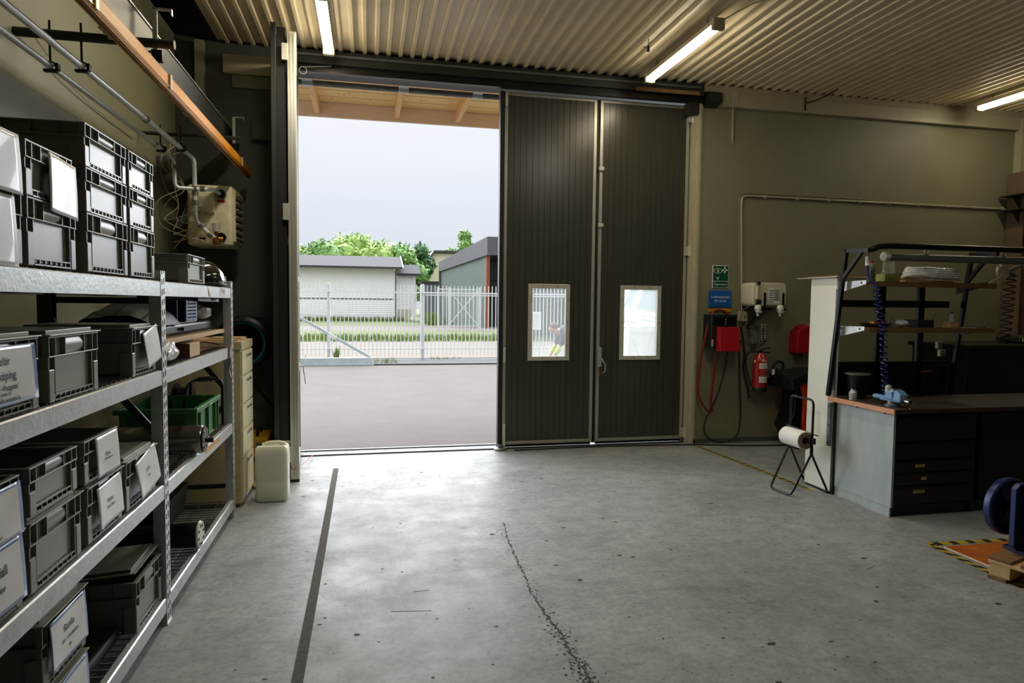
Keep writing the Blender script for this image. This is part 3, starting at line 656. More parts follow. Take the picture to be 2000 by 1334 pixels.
MB().box(-1.44, -1.08, 3.66, 5.05, 1.40, 1.46).build('case_body', 'black_plastic', sb, bevel=.015); MB().box(-1.07, -1.055, 4.2, 4.45, 1.42, 1.44).build('latch', 'black_metal', sb)
pb = tag(MB().box(-1.45, -1.01, 3.62, 5.1, 1.37, 1.395).build('plywood_board', 'carton', None, bevel=.002), 'thin tan plywood board under the black case in the far bay', 'board')
gb = thing('board_support', (-1.2, 3.7, 1.268), 'pale carton propping the plywood board in the far bay', 'box')
MB().box(-1.42, -1.2, 3.70, 5.0, 1.272, 1.368).build('carton', 'carton', gb)
bs = thing('plastic_basket', (-1.2, 4.5, 1.46), 'dark blue plastic basket with pale slotted end, second shelf of far bay', 'basket')
MB().box(-1.42, -1.08, 4.20, 4.60, 1.462, 1.468).box(-1.42, -1.41, 4.20, 4.6, 1.468, 1.6).box(-1.41, -1.09, 4.20, 4.21, 1.468, 1.6).box(-1.41, -1.09, 4.59, 4.6, 1.468, 1.6).build('basket_body', 'navy', bs)
b = MB().box(-1.09, -1.08, 4.36, 4.39, 1.468, 1.60).box(-1.09, -1.08, 4.59, 4.62, 1.468, 1.60).box(-1.09, -1.08, 4.39, 4.59, 1.468, 1.478)
for k in range(6): b.box(-1.09, -1.08, 4.39, 4.59, 1.476+k*.021, 1.489+k*.021)
for k in range(5): b.box(-1.09, -1.082, 4.39+k*.05, 4.395+k*.05, 1.476, 1.6)
b.build('slotted_end', 'basket_blue', bs)
jk = thing('folded_jacket', (-1.25, 3.95, 1.46), 'dark folded jacket heaped beside the blue basket', 'clothing')
MB().grid(lambda u, v: (-1.42+.36*u, 3.66+.52*v, 1.462+.13*math.sin(PI*min(1, max(0, u)))**.5*math.sin(PI*(.08+.84*v))**.6+.012*noise.noise(Vector((u*5, v*6, 0)))), 16, 20).build('cloth', 'black_rubber', jk, True)
wh = tag(MB().bar((-1.08, 4.55, 1.605), (-1.04, 4.95, 1.60), .05, .02).bar((-1.3, 4.3, 1.62), (-1.05, 4.85, 1.61), .09, .022).build('folding_tool', 'navy'), 'dark blue flat tool lying across the slotted basket', 'tool')
bgp = tag(MB().grid(lambda u, v: (-1.14+.10*math.cos(2*PI*u)*math.sin(PI*v)*(1+.25*noise.noise(Vector((u*6, v*5, 1)))), 4.86+.10*math.sin(2*PI*u)*math.sin(PI*v), 1.465+.05*(1-math.cos(PI*v))*(1+.2*noise.noise(Vector((u*6, v*5, 2))))), 18, 10).build('plastic_bag', 'clear_plastic', None, True), 'small clear crinkled bag beside the far upright, second shelf', 'bag')
def bag(name, c, r, m, label, seed):
    def f(u, v):
        k = 1+.30*noise.noise(Vector((3*math.cos(2*PI*u), 3*math.sin(2*PI*u), v*6+seed))); s_ = math.sin(PI*v)
        return (c[0]+r[0]*math.cos(2*PI*u)*s_*k, c[1]+r[1]*math.sin(2*PI*u)*s_*k, c[2]+r[2]*max(0, (1-math.cos(PI*v)))*(.8+.2*k))
    return tag(MB().grid(f, 28, 18).build(name, m, None, True), label, 'bag')
bag('plastic_bag', (-1.06, 3.72, 1.272), (.085, .14, .06), 'clear_plastic', 'crumpled silvery clear bag on the second shelf right of the upright', 3)
bag('paper_bag', (-1.30, 3.78, 1.272), (.10, .16, .075), 'brown_bag', 'crumpled brown glossy bag behind the silvery bag', 9)
cx = thing('cardboard_box', (-1.1, 4.2, 1.268), 'small tan cardboard box with dark side on the second shelf of the far bay', 'box')
MB().box(-1.17, -1.0, 4.10, 4.33, 1.27, 1.35).build('carton', 'carton', cx, bevel=.002); MB().box(-1.17, -1.0, 4.094, 4.099, 1.27, 1.35).build('dark_side', 'carton_dark', cx)
for k in range(5):
    pass
st_ = tag(MB().grid(lambda u, v: ((-1.25+.27*min(v/.45, 1)) if v < .45 else (-.962-.0+.006*math.sin(v*20)), 5.02+.045*u-.05*max(0, v-.45), (1.285+.02*math.sin(v*9)) if v < .45 else (1.28-.42*(v-.45))), 2, 30).build('lashing_strap', 'strap_brown', None, True, solid=.004), 'brown fabric strap hanging over the beam beside the far upright', 'strap')
tl_ = tag(MB().grid(lambda u, v: (-1.35+.30*u, 3.95+1.0*v, 1.272+.05*math.sin(PI*u)*math.sin(PI*v)), 8, 12).build('dark_cloth', 'strap_brown', None, True), 'dark brown rag spread behind the small carton', 'cloth')
# green crate + jack on third shelf
gc = thing('green_crate', (-1.25, 4.6, .71), 'green plastic crate on the third shelf of the far bay', 'crate')
gx0, gx1, gy0, gy1 = -1.43, -1.03, 4.27, 4.86
b = MB().box(gx0, gx1, gy0, gy1, .712, .72)
for q in ((gx0-.005, gx0, gy0, gy1), (gx1, gx1+.005, gy0, gy1), (gx0, gx1, gy0-.005, gy0), (gx0, gx1, gy1, gy1+.005)): b.box(*q, .72, .925)
b.build('shell', 'green_crate', gc)
MB().box(gx0-.03, gx0, gy0-.03, gy1+.03, .92, .95).box(gx1, gx1+.03, gy0-.03, gy1+.03, .92, .95).box(gx0, gx1, gy0-.03, gy0, .92, .95).box(gx0, gx1, gy1, gy1+.03, .92, .95).build('rim', 'green_crate', gc, bevel=.004)
for yy in (gy0-.004, gy0+.09, gy0+.3, gy0+.5, gy1-.01): MB().box(gx1+.004, gx1+.022, yy, yy+.014, .73, .92).build('rib', 'green_crate', gc)
for xx in (gx0+.02, gx1-.04): MB().box(xx, xx+.014, gy0-.022, gy0-.004, .73, .92).build('rib', 'green_crate', gc)
MB().tube([(gx1+.02, 4.50, .93), (gx1+.035, 4.52, .935), (gx1+.035, 4.62, .935), (gx1+.02, 4.64, .93)], .007, 8).build('handle', 'green_crate', gc, True)
jl = thing('cable_reel', (-1.22, 4.88, .71), 'black cable reel with carrying frame behind the green crate', 'reel')
MB().tube([(-1.2, 4.92, .712)]+[(-1.2, 4.92, z) for z in (.9, 1.03)]+[(-1.19, 4.94, 1.035), (-1.17, 4.96, 1.045), (-1.06, 5.02, 1.045), (-1.03, 5.04, 1.03), (-1.02, 5.05, .99), (-1.02, 5.05, .712)], .011, 8).tube([(-1.16, 4.965, 1.046), (-1.08, 5.01, 1.046)], .018, 10).build('carrying_frame', 'black_metal', jl, True)
MB().lathe([(.03, -.05), (.145, -.05), (.15, -.04), (.148, -.035), (.06, -.03), (.06, .03), (.148, .035), (.15, .05), (.03, .05)], (-1.27, 5.0, .87), (1, 0, 0), 30).build('reel_drum', 'black_plastic', jl, True)
MB().lathe([(.06, -.03), (.12, -.025), (.12, .025), (.06, .03)], (-1.27, 5.0, .87), (1, 0, 0), 30).build('wound_cable', 'black_rubber', jl, True)
ro = thing('steel_roller', (-1.2, 4.12, .71), 'large steel roller lying across the third shelf, sticking out past the beam', 'roller')
MB().lathe([(.0, 0), (.076, 0), (.082, .006), (.082, .555), (.078, .56), (.05, .56)], (-1.50, 4.12, .792), (1, 0, 0), 40).build('drum', 'roller_steel', ro, True)
MB().lathe([(.03, 0), (.074, .0), (.074, .012), (.03, .012)], (-.942, 4.12, .792), (1, 0, 0), 32).build('end_flange', 'black_metal', ro, True)
MB().cyl((-.935, 4.12, .785), (-.885, 4.12, .785), .014, 14).build('shaft', 'black_metal', ro, True)
for k in range(6):
    a = k*PI/3; MB().cyl((-.93, 4.12+.052*math.cos(a), .792+.052*math.sin(a)), (-.922, 4.12+.052*math.cos(a), .792+.052*math.sin(a)), .008, 8).build('bolt', 'galv', ro)
spl = thing('black_roller', (-1.2, 4.12, .14), 'black roller with pale round end plate on the bottom shelf of the far bay', 'roller')
MB().lathe([(.0, 0), (.07, .0), (.072, .004), (.072, .48), (.03, .485)], (-1.46, 4.12, .225), (1, 0, 0), 30).build('drum', 'black_metal', spl, True)
MB().lathe([(.02, 0), (.080, 0), (.082, .006), (.078, .014), (.02, .014)], (-.975, 4.12, .226), (1, 0, 0), 34).build('end_plate', 'alu_bright', spl, True)
for k in range(8):
    a = k*PI/4+.2; c_ = Vector((-.961, 4.12+.055*math.cos(a), .226+.055*math.sin(a))); MB().cyl(c_, c_+Vector((.003, 0, 0)), .010, 8).build('bolt_hole', 'black_metal', spl)
sm = thing('dark_hopper', (-1.25, 4.5, .14), 'dark metal trough behind the black roller on the bottom shelf', 'trough')
MB().prism([(-1.45, .145), (-1.25, .145), (-1.22, .34), (-1.45, .36)], 'y', 4.25, 4.9).build('trough', 'black_metal', sm)
tb = tag(MB().box(-1.44, -1.05, 2.62, 3.08, T4+.004, T4+.05).build('black_tray', 'black_plastic', None, bevel=.01), 'flat black tray on the bottom shelf behind the Ranås crates', 'tray')
# ---- drawer cabinet at the shelf end
cab = thing('drawer_cabinet', (-1.2, 5.6, 0), 'tall narrow cream drawer cabinet at the end of the shelving', 'cabinet')
MB().box(-1.45, -.957, 5.38, 5.86, .03, 1.285).build('body', 'cabinet_cream', cab, bevel=.004)
MB().box(-1.44, -.99, 5.40, 5.84, 0, .03).build('plinth', 'pallet_old', cab)
zz = [.07, .38, .60, .80, 1.02, 1.215]
for i in range(5):
    dr = MB().box(-.956, -.944, 5.395, 5.845, zz[i]+.006, zz[i+1]-.006).build('drawer', 'cabinet_front', cab, bevel=.002)
    zc = zz[i+1]-.045
    MB().box(-.944, -.936, 5.57, 5.70, zc-.008, zc+.004).box(-.944, -.930, 5.56, 5.57, zc-.01, zc+.01).box(-.944, -.93, 5.7, 5.71, zc-.01, zc+.01).build('handle', 'chrome', dr)
    MB().box(-.9435, -.9425, 5.60, 5.68, zc-.05, zc-.02).build('label_card', 'sign_white', dr)
MB().box(-1.46, -.945, 5.37, 5.87, 1.222, 1.287).build('top_rail', 'cabinet_cream', cab, bevel=.004)
tp = tag(MB().box(-1.4, -.98, 5.42, 5.8, 1.287, 1.30).box(-1.2, -.97, 5.5, 5.7, 1.30, 1.312).build('flat_carton', 'carton'), 'flattened carton lying on top of the cream drawer cabinet', 'carton')
# ---- jerrycan
jc = thing('jerrycan', (-.75, 5.55, 0), 'large translucent white plastic jerrycan standing on the floor', 'jerrycan')
rp = rring(-.88, -.63, 5.47, 5.66, .035, 5)
def lvl(z, s_, dy=0): return [((x+.755)*s_-.755, (y-5.565)*s_+5.565, z) for x, y in rp]
b = MB(); levels = [(.004, .92), (.02, 1), (.15, 1.0), (.16, .985), (.17, 1.0), (.38, 1.0), (.425, .97), (.445, .86)]
for z, s_ in levels: b.v += lvl(z, s_)
k = len(rp)
for i in range(len(levels)-1):
    for j in range(k): b.f.append((i*k+j, i*k+(j+1) % k, (i+1)*k+(j+1) % k, (i+1)*k+j))
b.f.append(tuple(reversed(range(k)))); b.f.append(tuple((len(levels)-1)*k+j for j in range(k)))
b.build('body', 'jerry', jc, True)
MB().tube([(-.82, 5.56, .435), (-.80, 5.56, .458), (-.77, 5.56, .465), (-.70, 5.56, .465), (-.67, 5.56, .458), (-.65, 5.56, .435)], .015, 10).build('handle', 'jerry', jc, True)
MB().cyl((-.855, 5.56, .425), (-.855, 5.56, .462), .024, 16).build('cap', 'black_plastic', jc, True)
yb2 = thing('yellow_case', (-.93, 6.3, 0), 'yellow and black case on the floor behind the jerrycan', 'case')
MB().box(-1.08, -.88, 6.2, 6.6, 0.005, .38).build('case_body', 'yellow', yb2, bevel=.02); MB().box(-1.09, -.87, 6.19, 6.61, .16, .21).build('band', 'black_plastic', yb2, bevel=.006)
MB().tube([(-.98, 6.28, .38), (-.98, 6.28, .43), (-.98, 6.5, .43), (-.98, 6.5, .38)], .012, 8).build('handle', 'black_plastic', yb2, True)
wd = tag(MB().bar((-.96, 5.9, .02), (-.86, 5.98, .05), .10, .02).build('wood_offcut', 'carton'), 'small wooden offcut on the floor beside the cream cabinet', 'wood')
stk = tag(MB().tube([(-1.20, 6.8, .95), (-.92, 6.86, .55), (-.90, 6.86, .1)], [.008, .012, .014], 8).build('leaning_handle', 'black_metal', None, True), 'dark bent tool handle leaning in the corner behind the jerrycan', 'tool')
# ---- hose reel
hr = thing('hose_reel', (-1.14, 6.85, 1.2), 'black wall hose reel with teal hose left of the doorway', 'hose reel')
c_ = Vector((-1.18, 6.82, 1.19))
MB().lathe([(.0, .09), (.14, .09), (.25, .06), (.265, .02), (.265, -.06), (.24, -.08), (.215, -.085), (.20, -.03), (.0, -.03)], c_, (0, 1, 0), 44).build('housing', 'black_plastic', hr, True)
MB().tube([c_+Vector((.205*math.cos(t), -.055, .205*math.sin(t))) for t in [2*PI*i/48 for i in range(48)]], .016, 10, closed=True).build('hose_coil', 'teal_hose', hr, True)
MB().lathe([(.0, -.05), (.05, -.05), (.06, -.03), (.17, -.03)], c_, (0, 1, 0), 32).build('hub', 'black_rubber', hr, True)
MB().prism([(c_.x+.05, 1.46), (-.92, 1.46), (-.86, 1.42), (-.83, 1.36), (-.83, 1.22), (-.90, 1.02), (-1.0, .94), (-1.1, .93), (-.95, 1.1), (-.93, 1.25), (-.97, 1.36), (-1.05, 1.42)], 'y', 6.76, 6.93).build('guard_arm', 'black_plastic', hr, bevel=.012)
MB().lathe([(.03, 0), (.045, .0), (.045, .03), (.03, .03)], (-.88, 6.73, 1.33), (0, 1, 0), 20).build('hose_guide', 'black_rubber', hr, True)
MB().tube(spline([(-.88, 6.72, 1.33), (-.84, 6.66, 1.335), (-.80, 6.6, 1.30), (-.765, 6.54, 1.23), (-.745, 6.5, 1.18)]), .013, 8).build('hose_end', 'black_rubber', hr, True)
MB().cyl((-.745, 6.5, 1.185), (-.737, 6.49, 1.165), .018, 12).build('red_collar', 'red_plastic', hr, True); MB().tube([(-.737, 6.49, 1.165), (-.722, 6.47, 1.12)], [.018, .012], 12).build('nozzle', 'black_metal', hr, True)
# ---- heater
ht = thing('unit_heater', (-1.36, 6.45, 2.1), 'cream wall-hung fan heater with side louvres above the shelving', 'heater')
rp = rring(-1.53, -1.16, 6.25, 6.68, .03, 4)
b = MB(); lv = [(2.08, .93), (2.095, 1), (2.58, 1), (2.60, .95)]
for z, s_ in lv: b.v += [((x+1.345)*s_-1.345, (y-6.465)*s_+6.465, z) for x, y in rp]
k = len(rp)
for i in range(3):
    for j in range(k): b.f.append((i*k+j, i*k+(j+1) % k, (i+1)*k+(j+1) % k, (i+1)*k+j))
b.f.append(tuple(reversed(range(k)))); b.f.append(tuple(3*k+j for j in range(k)))
b.build('casing', 'heater_cream', ht, True)
MB().box(-1.159, -1.156, 6.30, 6.64, 2.13, 2.55).build('louvre_opening', 'black_metal', ht)
for i in range(7):
    z = 2.15+i*.062; MB().obox((-1.145, 6.47, z), (.045, .34, .004), Matrix.Rotation(-.5, 3, 'Y')).build('louvre_blade', 'heater_cream', ht)
MB().box(-1.165, -1.14, 6.28, 6.30, 2.12, 2.57).box(-1.165, -1.14, 6.64, 6.66, 2.12, 2.57).box(-1.165, -1.14, 6.3, 6.64, 2.55, 2.57).box(-1.165, -1.14, 6.3, 6.64, 2.12, 2.135).build('louvre_frame', 'heater_cream', ht)
MB().box(-1.28, -1.22, 6.244, 6.249, 2.455, 2.475).build('red_badge', 'red_plastic', ht); MB().box(-1.43, -1.38, 6.244, 6.249, 2.13, 2.145).build('blue_badge', 'navy', ht)
MB().box(-1.50, -1.30, 6.20, 6.249, 2.36, 2.53).box(-1.46, -1.34, 6.17, 6.20, 2.40, 2.50).build('control_box', 'heater_cream', ht, bevel=.006)
MB().cyl((-1.24, 6.2, 2.52), (-1.24, 6.25, 2.52), .035, 16).cyl((-1.25, 6.22, 2.15), (-1.25, 6.25, 2.15), .04, 16).build('pipe_port', 'black_metal', ht, True)
MB().tube(arc((-1.26, 6.22, 2.53), .02, 0, 2*PI, 12, 'xz')[:-1], .007, 6, closed=True).build('valve_wheel', 'brass', ht, True)
tv = thing('thermostat_valve', (-1.28, 6.12, 2.1), 'brass valve with white actuator head on the heater front', 'valve')
MB().cyl((-1.275, 6.15, 2.19), (-1.275, 6.15, 2.26), .035, 18).cyl((-1.35, 6.15, 2.2), (-1.35, 6.15, 2.25), .03, 16).build('actuator', 'alu_bright', tv, True)
MB().cyl((-1.275, 6.15, 2.11), (-1.275, 6.15, 2.19), .018, 14).tube([(-1.30, 6.15, 2.13), (-1.23, 6.18, 2.13)], .02, 12).lathe([(.02, -.02), (.03, -.015), (.03, .01), (.02, .02)], (-1.275, 6.15, 2.10), n=14).build('valve_body', 'brass', tv, True)
# pipes
def pipe(label, pts, r, clamps=(), name='heating_pipe'):
    t = thing(name, pts[0], label, 'pipe'); MB().tube(pts, r, 12).build('pipe', 'zinc_pipe', t, True)
    for (a, d_) in clamps:
        a = Vector(a); d_ = Vector(d_).normalized(); MB().cyl(a-d_*.02, a+d_*.02, r*1.45, 12).build('fitting', 'chrome', t, True)
    return t
p1 = [(-1.59, .6, 2.79), (-1.59, 5.9, 2.79)]+[(-1.585, 6.0, 2.775), (-1.57, 6.02, 2.75), (-1.56, 6.02, 2.56), (-1.55, 6.02, 2.54), (-1.53, 6.03, 2.53), (-1.30, 6.08, 2.535), (-1.26, 6.12, 2.53), (-1.25, 6.22, 2.52)]
pa = pipe('wall-side galvanised pipe running overhead, bending to the heater top', p1, .016, [((-1.59, 5.6, 2.79), (0, 1, 0)), ((-1.59, 5.8, 2.79), (0, 1, 0)), ((-1.565, 6.02, 2.7), (0, 0, 1)), ((-1.36, 6.07, 2.535), (1, 0, 0)), ((-1.42, 6.06, 2.535), (1, 0, 0))])
p2 = [(-1.445, .6, 2.80), (-1.445, 5.98, 2.80), (-1.435, 6.06, 2.79), (-1.425, 6.08, 2.76), (-1.42, 6.08, 2.30), (-1.41, 6.08, 2.26), (-1.33, 6.12, 2.17), (-1.28, 6.15, 2.14)]
pb_ = pipe('second overhead galvanised pipe dropping straight down to the heater valve', p2, .018, [((-1.422, 6.08, 2.5), (0, 0, 1)), ((-1.421, 6.08, 2.42), (0, 0, 1)), ((-1.38, 6.1, 2.23), (.6, .2, -.7)), ((-1.32, 6.13, 2.16), (.6, .2, -.4)), ((-1.445, 4.9, 2.8), (0, 1, 0))])
for (y, z) in ((3.9, 2.95), (5.75, 2.90)):
    t = thing('pipe_bracket', (-1.4, y, z), 'near dark cross bar carrying the overhead pipes' if y < 4 else 'far cross bar carrying the overhead pipes near the heater', 'bracket')
    MB().cyl((-1.75, y, z), (-1.0, y, z), .024 if y < 4 else .014, 12).build('cross_bar', 'steel_dark', t, True)
    for (x, zp) in ((-1.59, 2.79), (-1.445, 2.80)):
        MB().cyl((x, y, zp+.01), (x, y, z+.07), .006, 8).build('drop_rod', 'black_metal', t)
        MB().box(x-.03, x+.03, y-.012, y+.012, zp-.03, zp-.016).tube(arc((x, y, zp), .024, 0, PI, 8, 'xz'), .005, 6).box(x+.026, x+.04, y-.015, y+.015, zp-.02, zp+.015).build('clamp', 'black_metal', t)
rc = thing('crane_rail', (-1.1, 4, 2.75), 'orange conductor rail running overhead above the shelving', 'rail')
MB().box(-1.112, -1.075, .6, 6.7, 2.755, 2.762).box(-1.078, -1.072, .6, 6.7, 2.762, 2.835).box(-1.112, -1.106, .6, 6.7, 2.762, 2.835).box(-1.112, -1.072, .6, 6.7, 2.835, 2.84).box(-1.07, -1.066, .6, 6.7, 2.772, 2.777).build('rail', 'orange_rail', rc, bevel=.002)
MB().box(-1.096, -1.086, .6, 6.7, 2.748, 2.755).build('slot', 'carton_dark', rc)
for y in (2.95, 3.02, 4.05, 6.2):
    MB().box(-1.07, -1.062, y, y+.035, 2.765, 2.845).build('joint_clip', 'alu_bright', rc, bevel=.002)
for y, n_ in ((3.2, 3), (4.5, 2)):
    for k in range(n_): MB().box(-1.12, -1.112, y+k*.05, y+k*.05+.03, 2.752, 2.76).build('bolt', 'alu', rc)
wb = thing('overhead_beam', (-1.25, 4, 3.1), 'dark steel channel beam above the orange rail', 'beam')
MB().box(-1.23, -1.222, .6, 6.72, 3.0, 3.16).box(-1.29, -1.222, .6, 6.72, 3.0, 3.008).build('web', 'steel_dark', wb)
MB().box(-1.24, -1.214, .6, 6.72, 3.16, 3.166).build('top_flange', 'galv', wb); MB().cyl((-1.235, .6, 2.995), (-1.235, 4.2, 2.995), .012, 10).build('cable_tube', 'galv', wb, True)
for y, nm in ((4.12, 'near hooked steel hanger holding the orange rail'), (6.35, 'far hooked steel hanger holding the orange rail')):
    t = thing('rail_hanger', (-1.15, y, 3.0), nm, 'hanger')
    MB().box(-1.17, -1.145, y, y+.006, 2.98, 3.22).box(-1.17, -1.07, y, y+.03, 3.215, 3.222).box(-1.076, -1.07, y, y+.03, 3.19, 3.215).build('hook_bar', 'alu', t)
    MB().box(-1.175, -1.12, y-.01, y+.03, 2.93, 2.99).cyl((-1.15, y, 2.84), (-1.15, y, 2.94), .007, 8).build('clamp_block', 'black_metal', t)
    MB().box(-1.235, -1.13, y+.002, y+.012, 2.975, 2.985).box(-1.15, -1.09, y, y+.03, 2.84, 2.85).build('cross_tie', 'black_metal', t)
tag(MB().tube(spline([(-1.70, 3.95, 2.98), (-1.73, 4.6, 2.86), (-1.735, 5.6, 2.83)]), .004, 6).build('wall_cable', 'trim_cream', None, True), 'thin pale cable sagging along the khaki wall behind the pipes', 'cable')
b = MB()
for i in range(5):
    pts = [(-1.62+random.uniform(-.1, .1), 6.2+random.uniform(-.1, .1), 2.9-.16*k+random.uniform(-.05, .05)) for k in range(5)]+[(-1.45+random.uniform(-.12, .15), 6.1, 2.2+random.uniform(-.1, .15)), (-1.6, 6.1, 2.12+random.uniform(-.1, .1))]
    b.tube(spline(pts, 5), .004, 5)
tag(b.build('cable_bundle', 'trim_cream', None, True), 'tangle of thin pale cables hanging left of the heater', 'cables')
cb3 = thing('wall_socket_box', (-1.7, 6.1, 2.75), 'small dark box on the wall left of the heater pipes', 'box')
MB().box(-1.75, -1.66, 6.2, 6.4, 2.7, 2.82).build('housing', 'wall_dark', cb3, bevel=.01); MB().box(-1.66, -1.655, 6.22, 6.38, 2.72, 2.8).build('cover', 'steel_dark', cb3)

# ------------------------------------------------------------------ RIGHT WALL THINGS
def sign(name, x0, x1, z0, z1, m, label, y=6.99):
    t = thing(name, ((x0+x1)/2, y, (z0+z1)/2), label, 'sign'); MB().box(x0, x1, y-.004, y+.008, z0, z1).build('sign_plate', m, t, bevel=.001); return t
s1 = sign('eyewash_sign', 3.872, 4.072, 1.805, 2.062, 'sign_white', 'green and white eye wash sign on the cream wall')
MB().box(3.878, 4.066, 6.984, 6.9862, 1.885, 2.056).box(3.878, 4.066, 6.984, 6.9862, 1.811, 1.878).build('green_field', 'green_sign', s1)
textob('sign_text', 'Ögondusch', .036, (3.972, 6.983, 1.845), '-y', 'sign_white', s1)
ey = MB(); c_ = (3.935, 2.0)
up_ = [(c_[0]+.05*math.cos(t), c_[1]+.026*math.sin(t)) for t in [PI*i/12 for i in range(13)]]
ey.tube([(p[0], 6.983, p[1]) for p in up_], .003, 5); ey.tube([(p[0], 6.983, 2*c_[1]-p[1]) for p in up_], .003, 5); ey.cyl((c_[0], 6.981, c_[1]), (c_[0], 6.984, c_[1]), .013, 16)
ey.build('eye_symbol', 'sign_white', s1)
MB().box(4.012, 4.032, 6.982, 6.984, 1.975, 2.045).box(3.99, 4.054, 6.982, 6.984, 2.0, 2.02).build('cross_symbol', 'sign_white', s1)
MB().box(3.915, 3.955, 6.982, 6.984, 1.918, 1.926).box(3.93, 3.94, 6.982, 6.984, 1.896, 1.918).build('basin_symbol', 'sign_white', s1)
s2 = sign('charging_sign', 3.832, 4.12, 1.585, 1.775, 'blue_sign', 'blue sign with white text for truck charging')
textob('sign_text', 'Laddningsplats', .040, (3.976, 6.984, 1.70), '-y', 'sign_white', s2); textob('sign_text', 'för truck', .040, (3.976, 6.984, 1.655), '-y', 'sign_white', s2)
s3 = sign('warning_strip', 3.835, 4.12, 1.528, 1.562, 'yellow_strip', 'narrow yellow strip label under the blue sign'); textob('strip_text', 'VARNING   HÖGSPÄNNING', .016, (3.977, 6.984, 1.545), '-y', 'ink', s3)
ch = thing('battery_charger', (4.04, 6.9, 1.1), 'black and red wall battery charger under the blue sign', 'charger')
MB().box(3.86, 4.225, 6.80, 7.0, 1.13, 1.50).build('body', 'black_plastic', ch, bevel=.008)
MB().prism([(6.70, 1.09), (6.80, 1.09), (6.80, 1.36), (6.73, 1.36)], 'x', 3.93, 4.215).build('red_cover', 'red_plastic', ch, bevel=.006)
MB().box(3.90, 4.2, 6.795, 6.80, 1.385, 1.46).build('control_panel', 'black_metal', ch)
for i in range(3): MB().cyl((4.055, 6.79, 1.395+i*.025), (4.055, 6.797, 1.395+i*.025), .006, 8).build('indicator', 'sign_white', ch)
MB().box(3.862, 3.885, 6.796, 6.80, 1.14, 1.22).build('rating_plate', 'alu_bright', ch)
MB().box(4.228, 4.25, 6.82, 6.9, 1.19, 1.3).cyl((4.24, 6.80, 1.21), (4.24, 6.82, 1.21), .02, 12).build('plug', 'red_cable', ch)
def cable(nm, pts, r, m, label, n=10): return tag(MB().tube(spline(pts, n), r, 7).build(nm, m, None, True), label, 'cable')
cable('red_cable', [(4.10, 6.93, 1.50), (4.0, 6.92, 1.545), (3.88, 6.9, 1.50), (3.80, 6.9, 1.2), (3.76, 6.92, .85), (3.76, 6.93, .58), (3.86, 6.93, .40), (3.94, 6.93, .39), (3.91, 6.92, .5), (3.93, 6.88, .95), (3.94, 6.86, 1.12)], .013, 'red_cable', 'dark red cable looping down from the charger left side')
cable('black_cable', [(4.08, 6.88, 1.10), (4.06, 6.9, .85), (3.98, 6.92, .55), (3.86, 6.93, .30), (3.85, 6.93, .13), (3.95, 6.92, .04), (4.10, 6.92, .02), (4.25, 6.92, .10), (4.30, 6.93, .30), (4.28, 6.93, .7), (4.26, 6.93, 1.1), (4.255, 6.9, 1.2)], .009, 'black_rubber', 'black cable hanging in a big loop under the charger')
cable('black_cable', [(4.24, 6.88, 1.36), (4.30, 6.93, 1.22), (4.34, 6.95, 1.05), (4.33, 6.95, .92), (4.35, 6.95, .80), (4.40, 6.95, .64), (4.42, 6.95, .52)], .012, 'black_rubber', 'thick black cable running from the charger down behind the extinguisher')
cable('floor_cable', [(1.55, 6.95, .008), (2.6, 6.98, .008), (3.6, 6.9, .008), (4.2, 6.75, .008), (4.7, 6.7, .008), (5.1, 6.75, .01)], .008, 'black_rubber', 'black cable lying on the floor along the doors and wall')
cd = thing('conduit', (4.2, 6.98, 2.85), 'pale conduit rising from the junction box and running right along the wall', 'conduit')
MB().tube([(4.25, 6.98, 1.55), (4.205, 6.98, 2.78), (4.21, 6.98, 2.84), (4.24, 6.98, 2.865), (4.30, 6.98, 2.87), (8.0, 6.98, 2.86)], .012, 8).build('tube', 'trim_cream', cd, True)
MB().tube([(4.225, 6.985, 1.55), (4.18, 6.985, 2.80), (4.19, 6.985, 2.88), (4.26, 6.985, 2.90), (5.9, 6.985, 2.895)], .006, 6).build('thin_cable', 'wall_cream', cd, True)
for i in range(9): MB().box(4.5+i*.42, 4.515+i*.42, 6.965, 7.0, 2.845, 2.888).build('clip', 'trim_cream', cd)
jb2 = thing('junction_box', (4.25, 6.95, 1.48), 'small pale junction box beside the charger', 'box')
MB().box(4.215, 4.30, 6.93, 7.0, 1.42, 1.54).build('housing', 'trim_cream', jb2, bevel=.006); MB().box(4.24, 4.28, 6.925, 6.93, 1.46, 1.50).build('cover', 'alu', jb2, bevel=.002)
# eyewash canister
cn = thing('water_canister', (4.57, 6.85, 1.6), 'cream plastic canister lying on a wall bracket, with two spray heads', 'canister')
rp = rring(1.60, 1.865, 4.30, 4.85, .05, 5)   # (z, x)
b = MB(); lv = [(6.70, .90), (6.72, .98), (6.76, 1), (6.90, 1), (6.95, .96)]
for y, s_ in lv: b.v += [((x-4.575)*s_+4.575, y, (z-1.73)*s_+1.73) for z, x in rp]
k = len(rp)
for i in range(len(lv)-1):
    for j in range(k): b.f.append((i*k+j, i*k+(j+1) % k, (i+1)*k+(j+1) % k, (i+1)*k+j))
b.f.append(tuple(reversed(range(k)))); b.f.append(tuple((len(lv)-1)*k+j for j in range(k)))
b.build('body', 'canister', cn, True)
MB().tube([(4.36, 6.68, 1.82), (4.345, 6.67, 1.75), (4.355, 6.68, 1.68)], .02, 10).build('handle', 'canister', cn, True)
MB().cyl((4.38, 6.66, 1.855), (4.38, 6.70, 1.855), .018, 12).build('vent_cap', 'black_plastic', cn, True)
lb_ = MB().box(4.54, 4.73, 6.692, 6.6955, 1.63, 1.805).build('label', 'sign_white', cn)
for i in range(6): MB().box(4.555, 4.625+.005*(i % 3), 6.690, 6.692, 1.645+i*.025, 1.652+i*.025).build('text_line', 'ink', lb_)
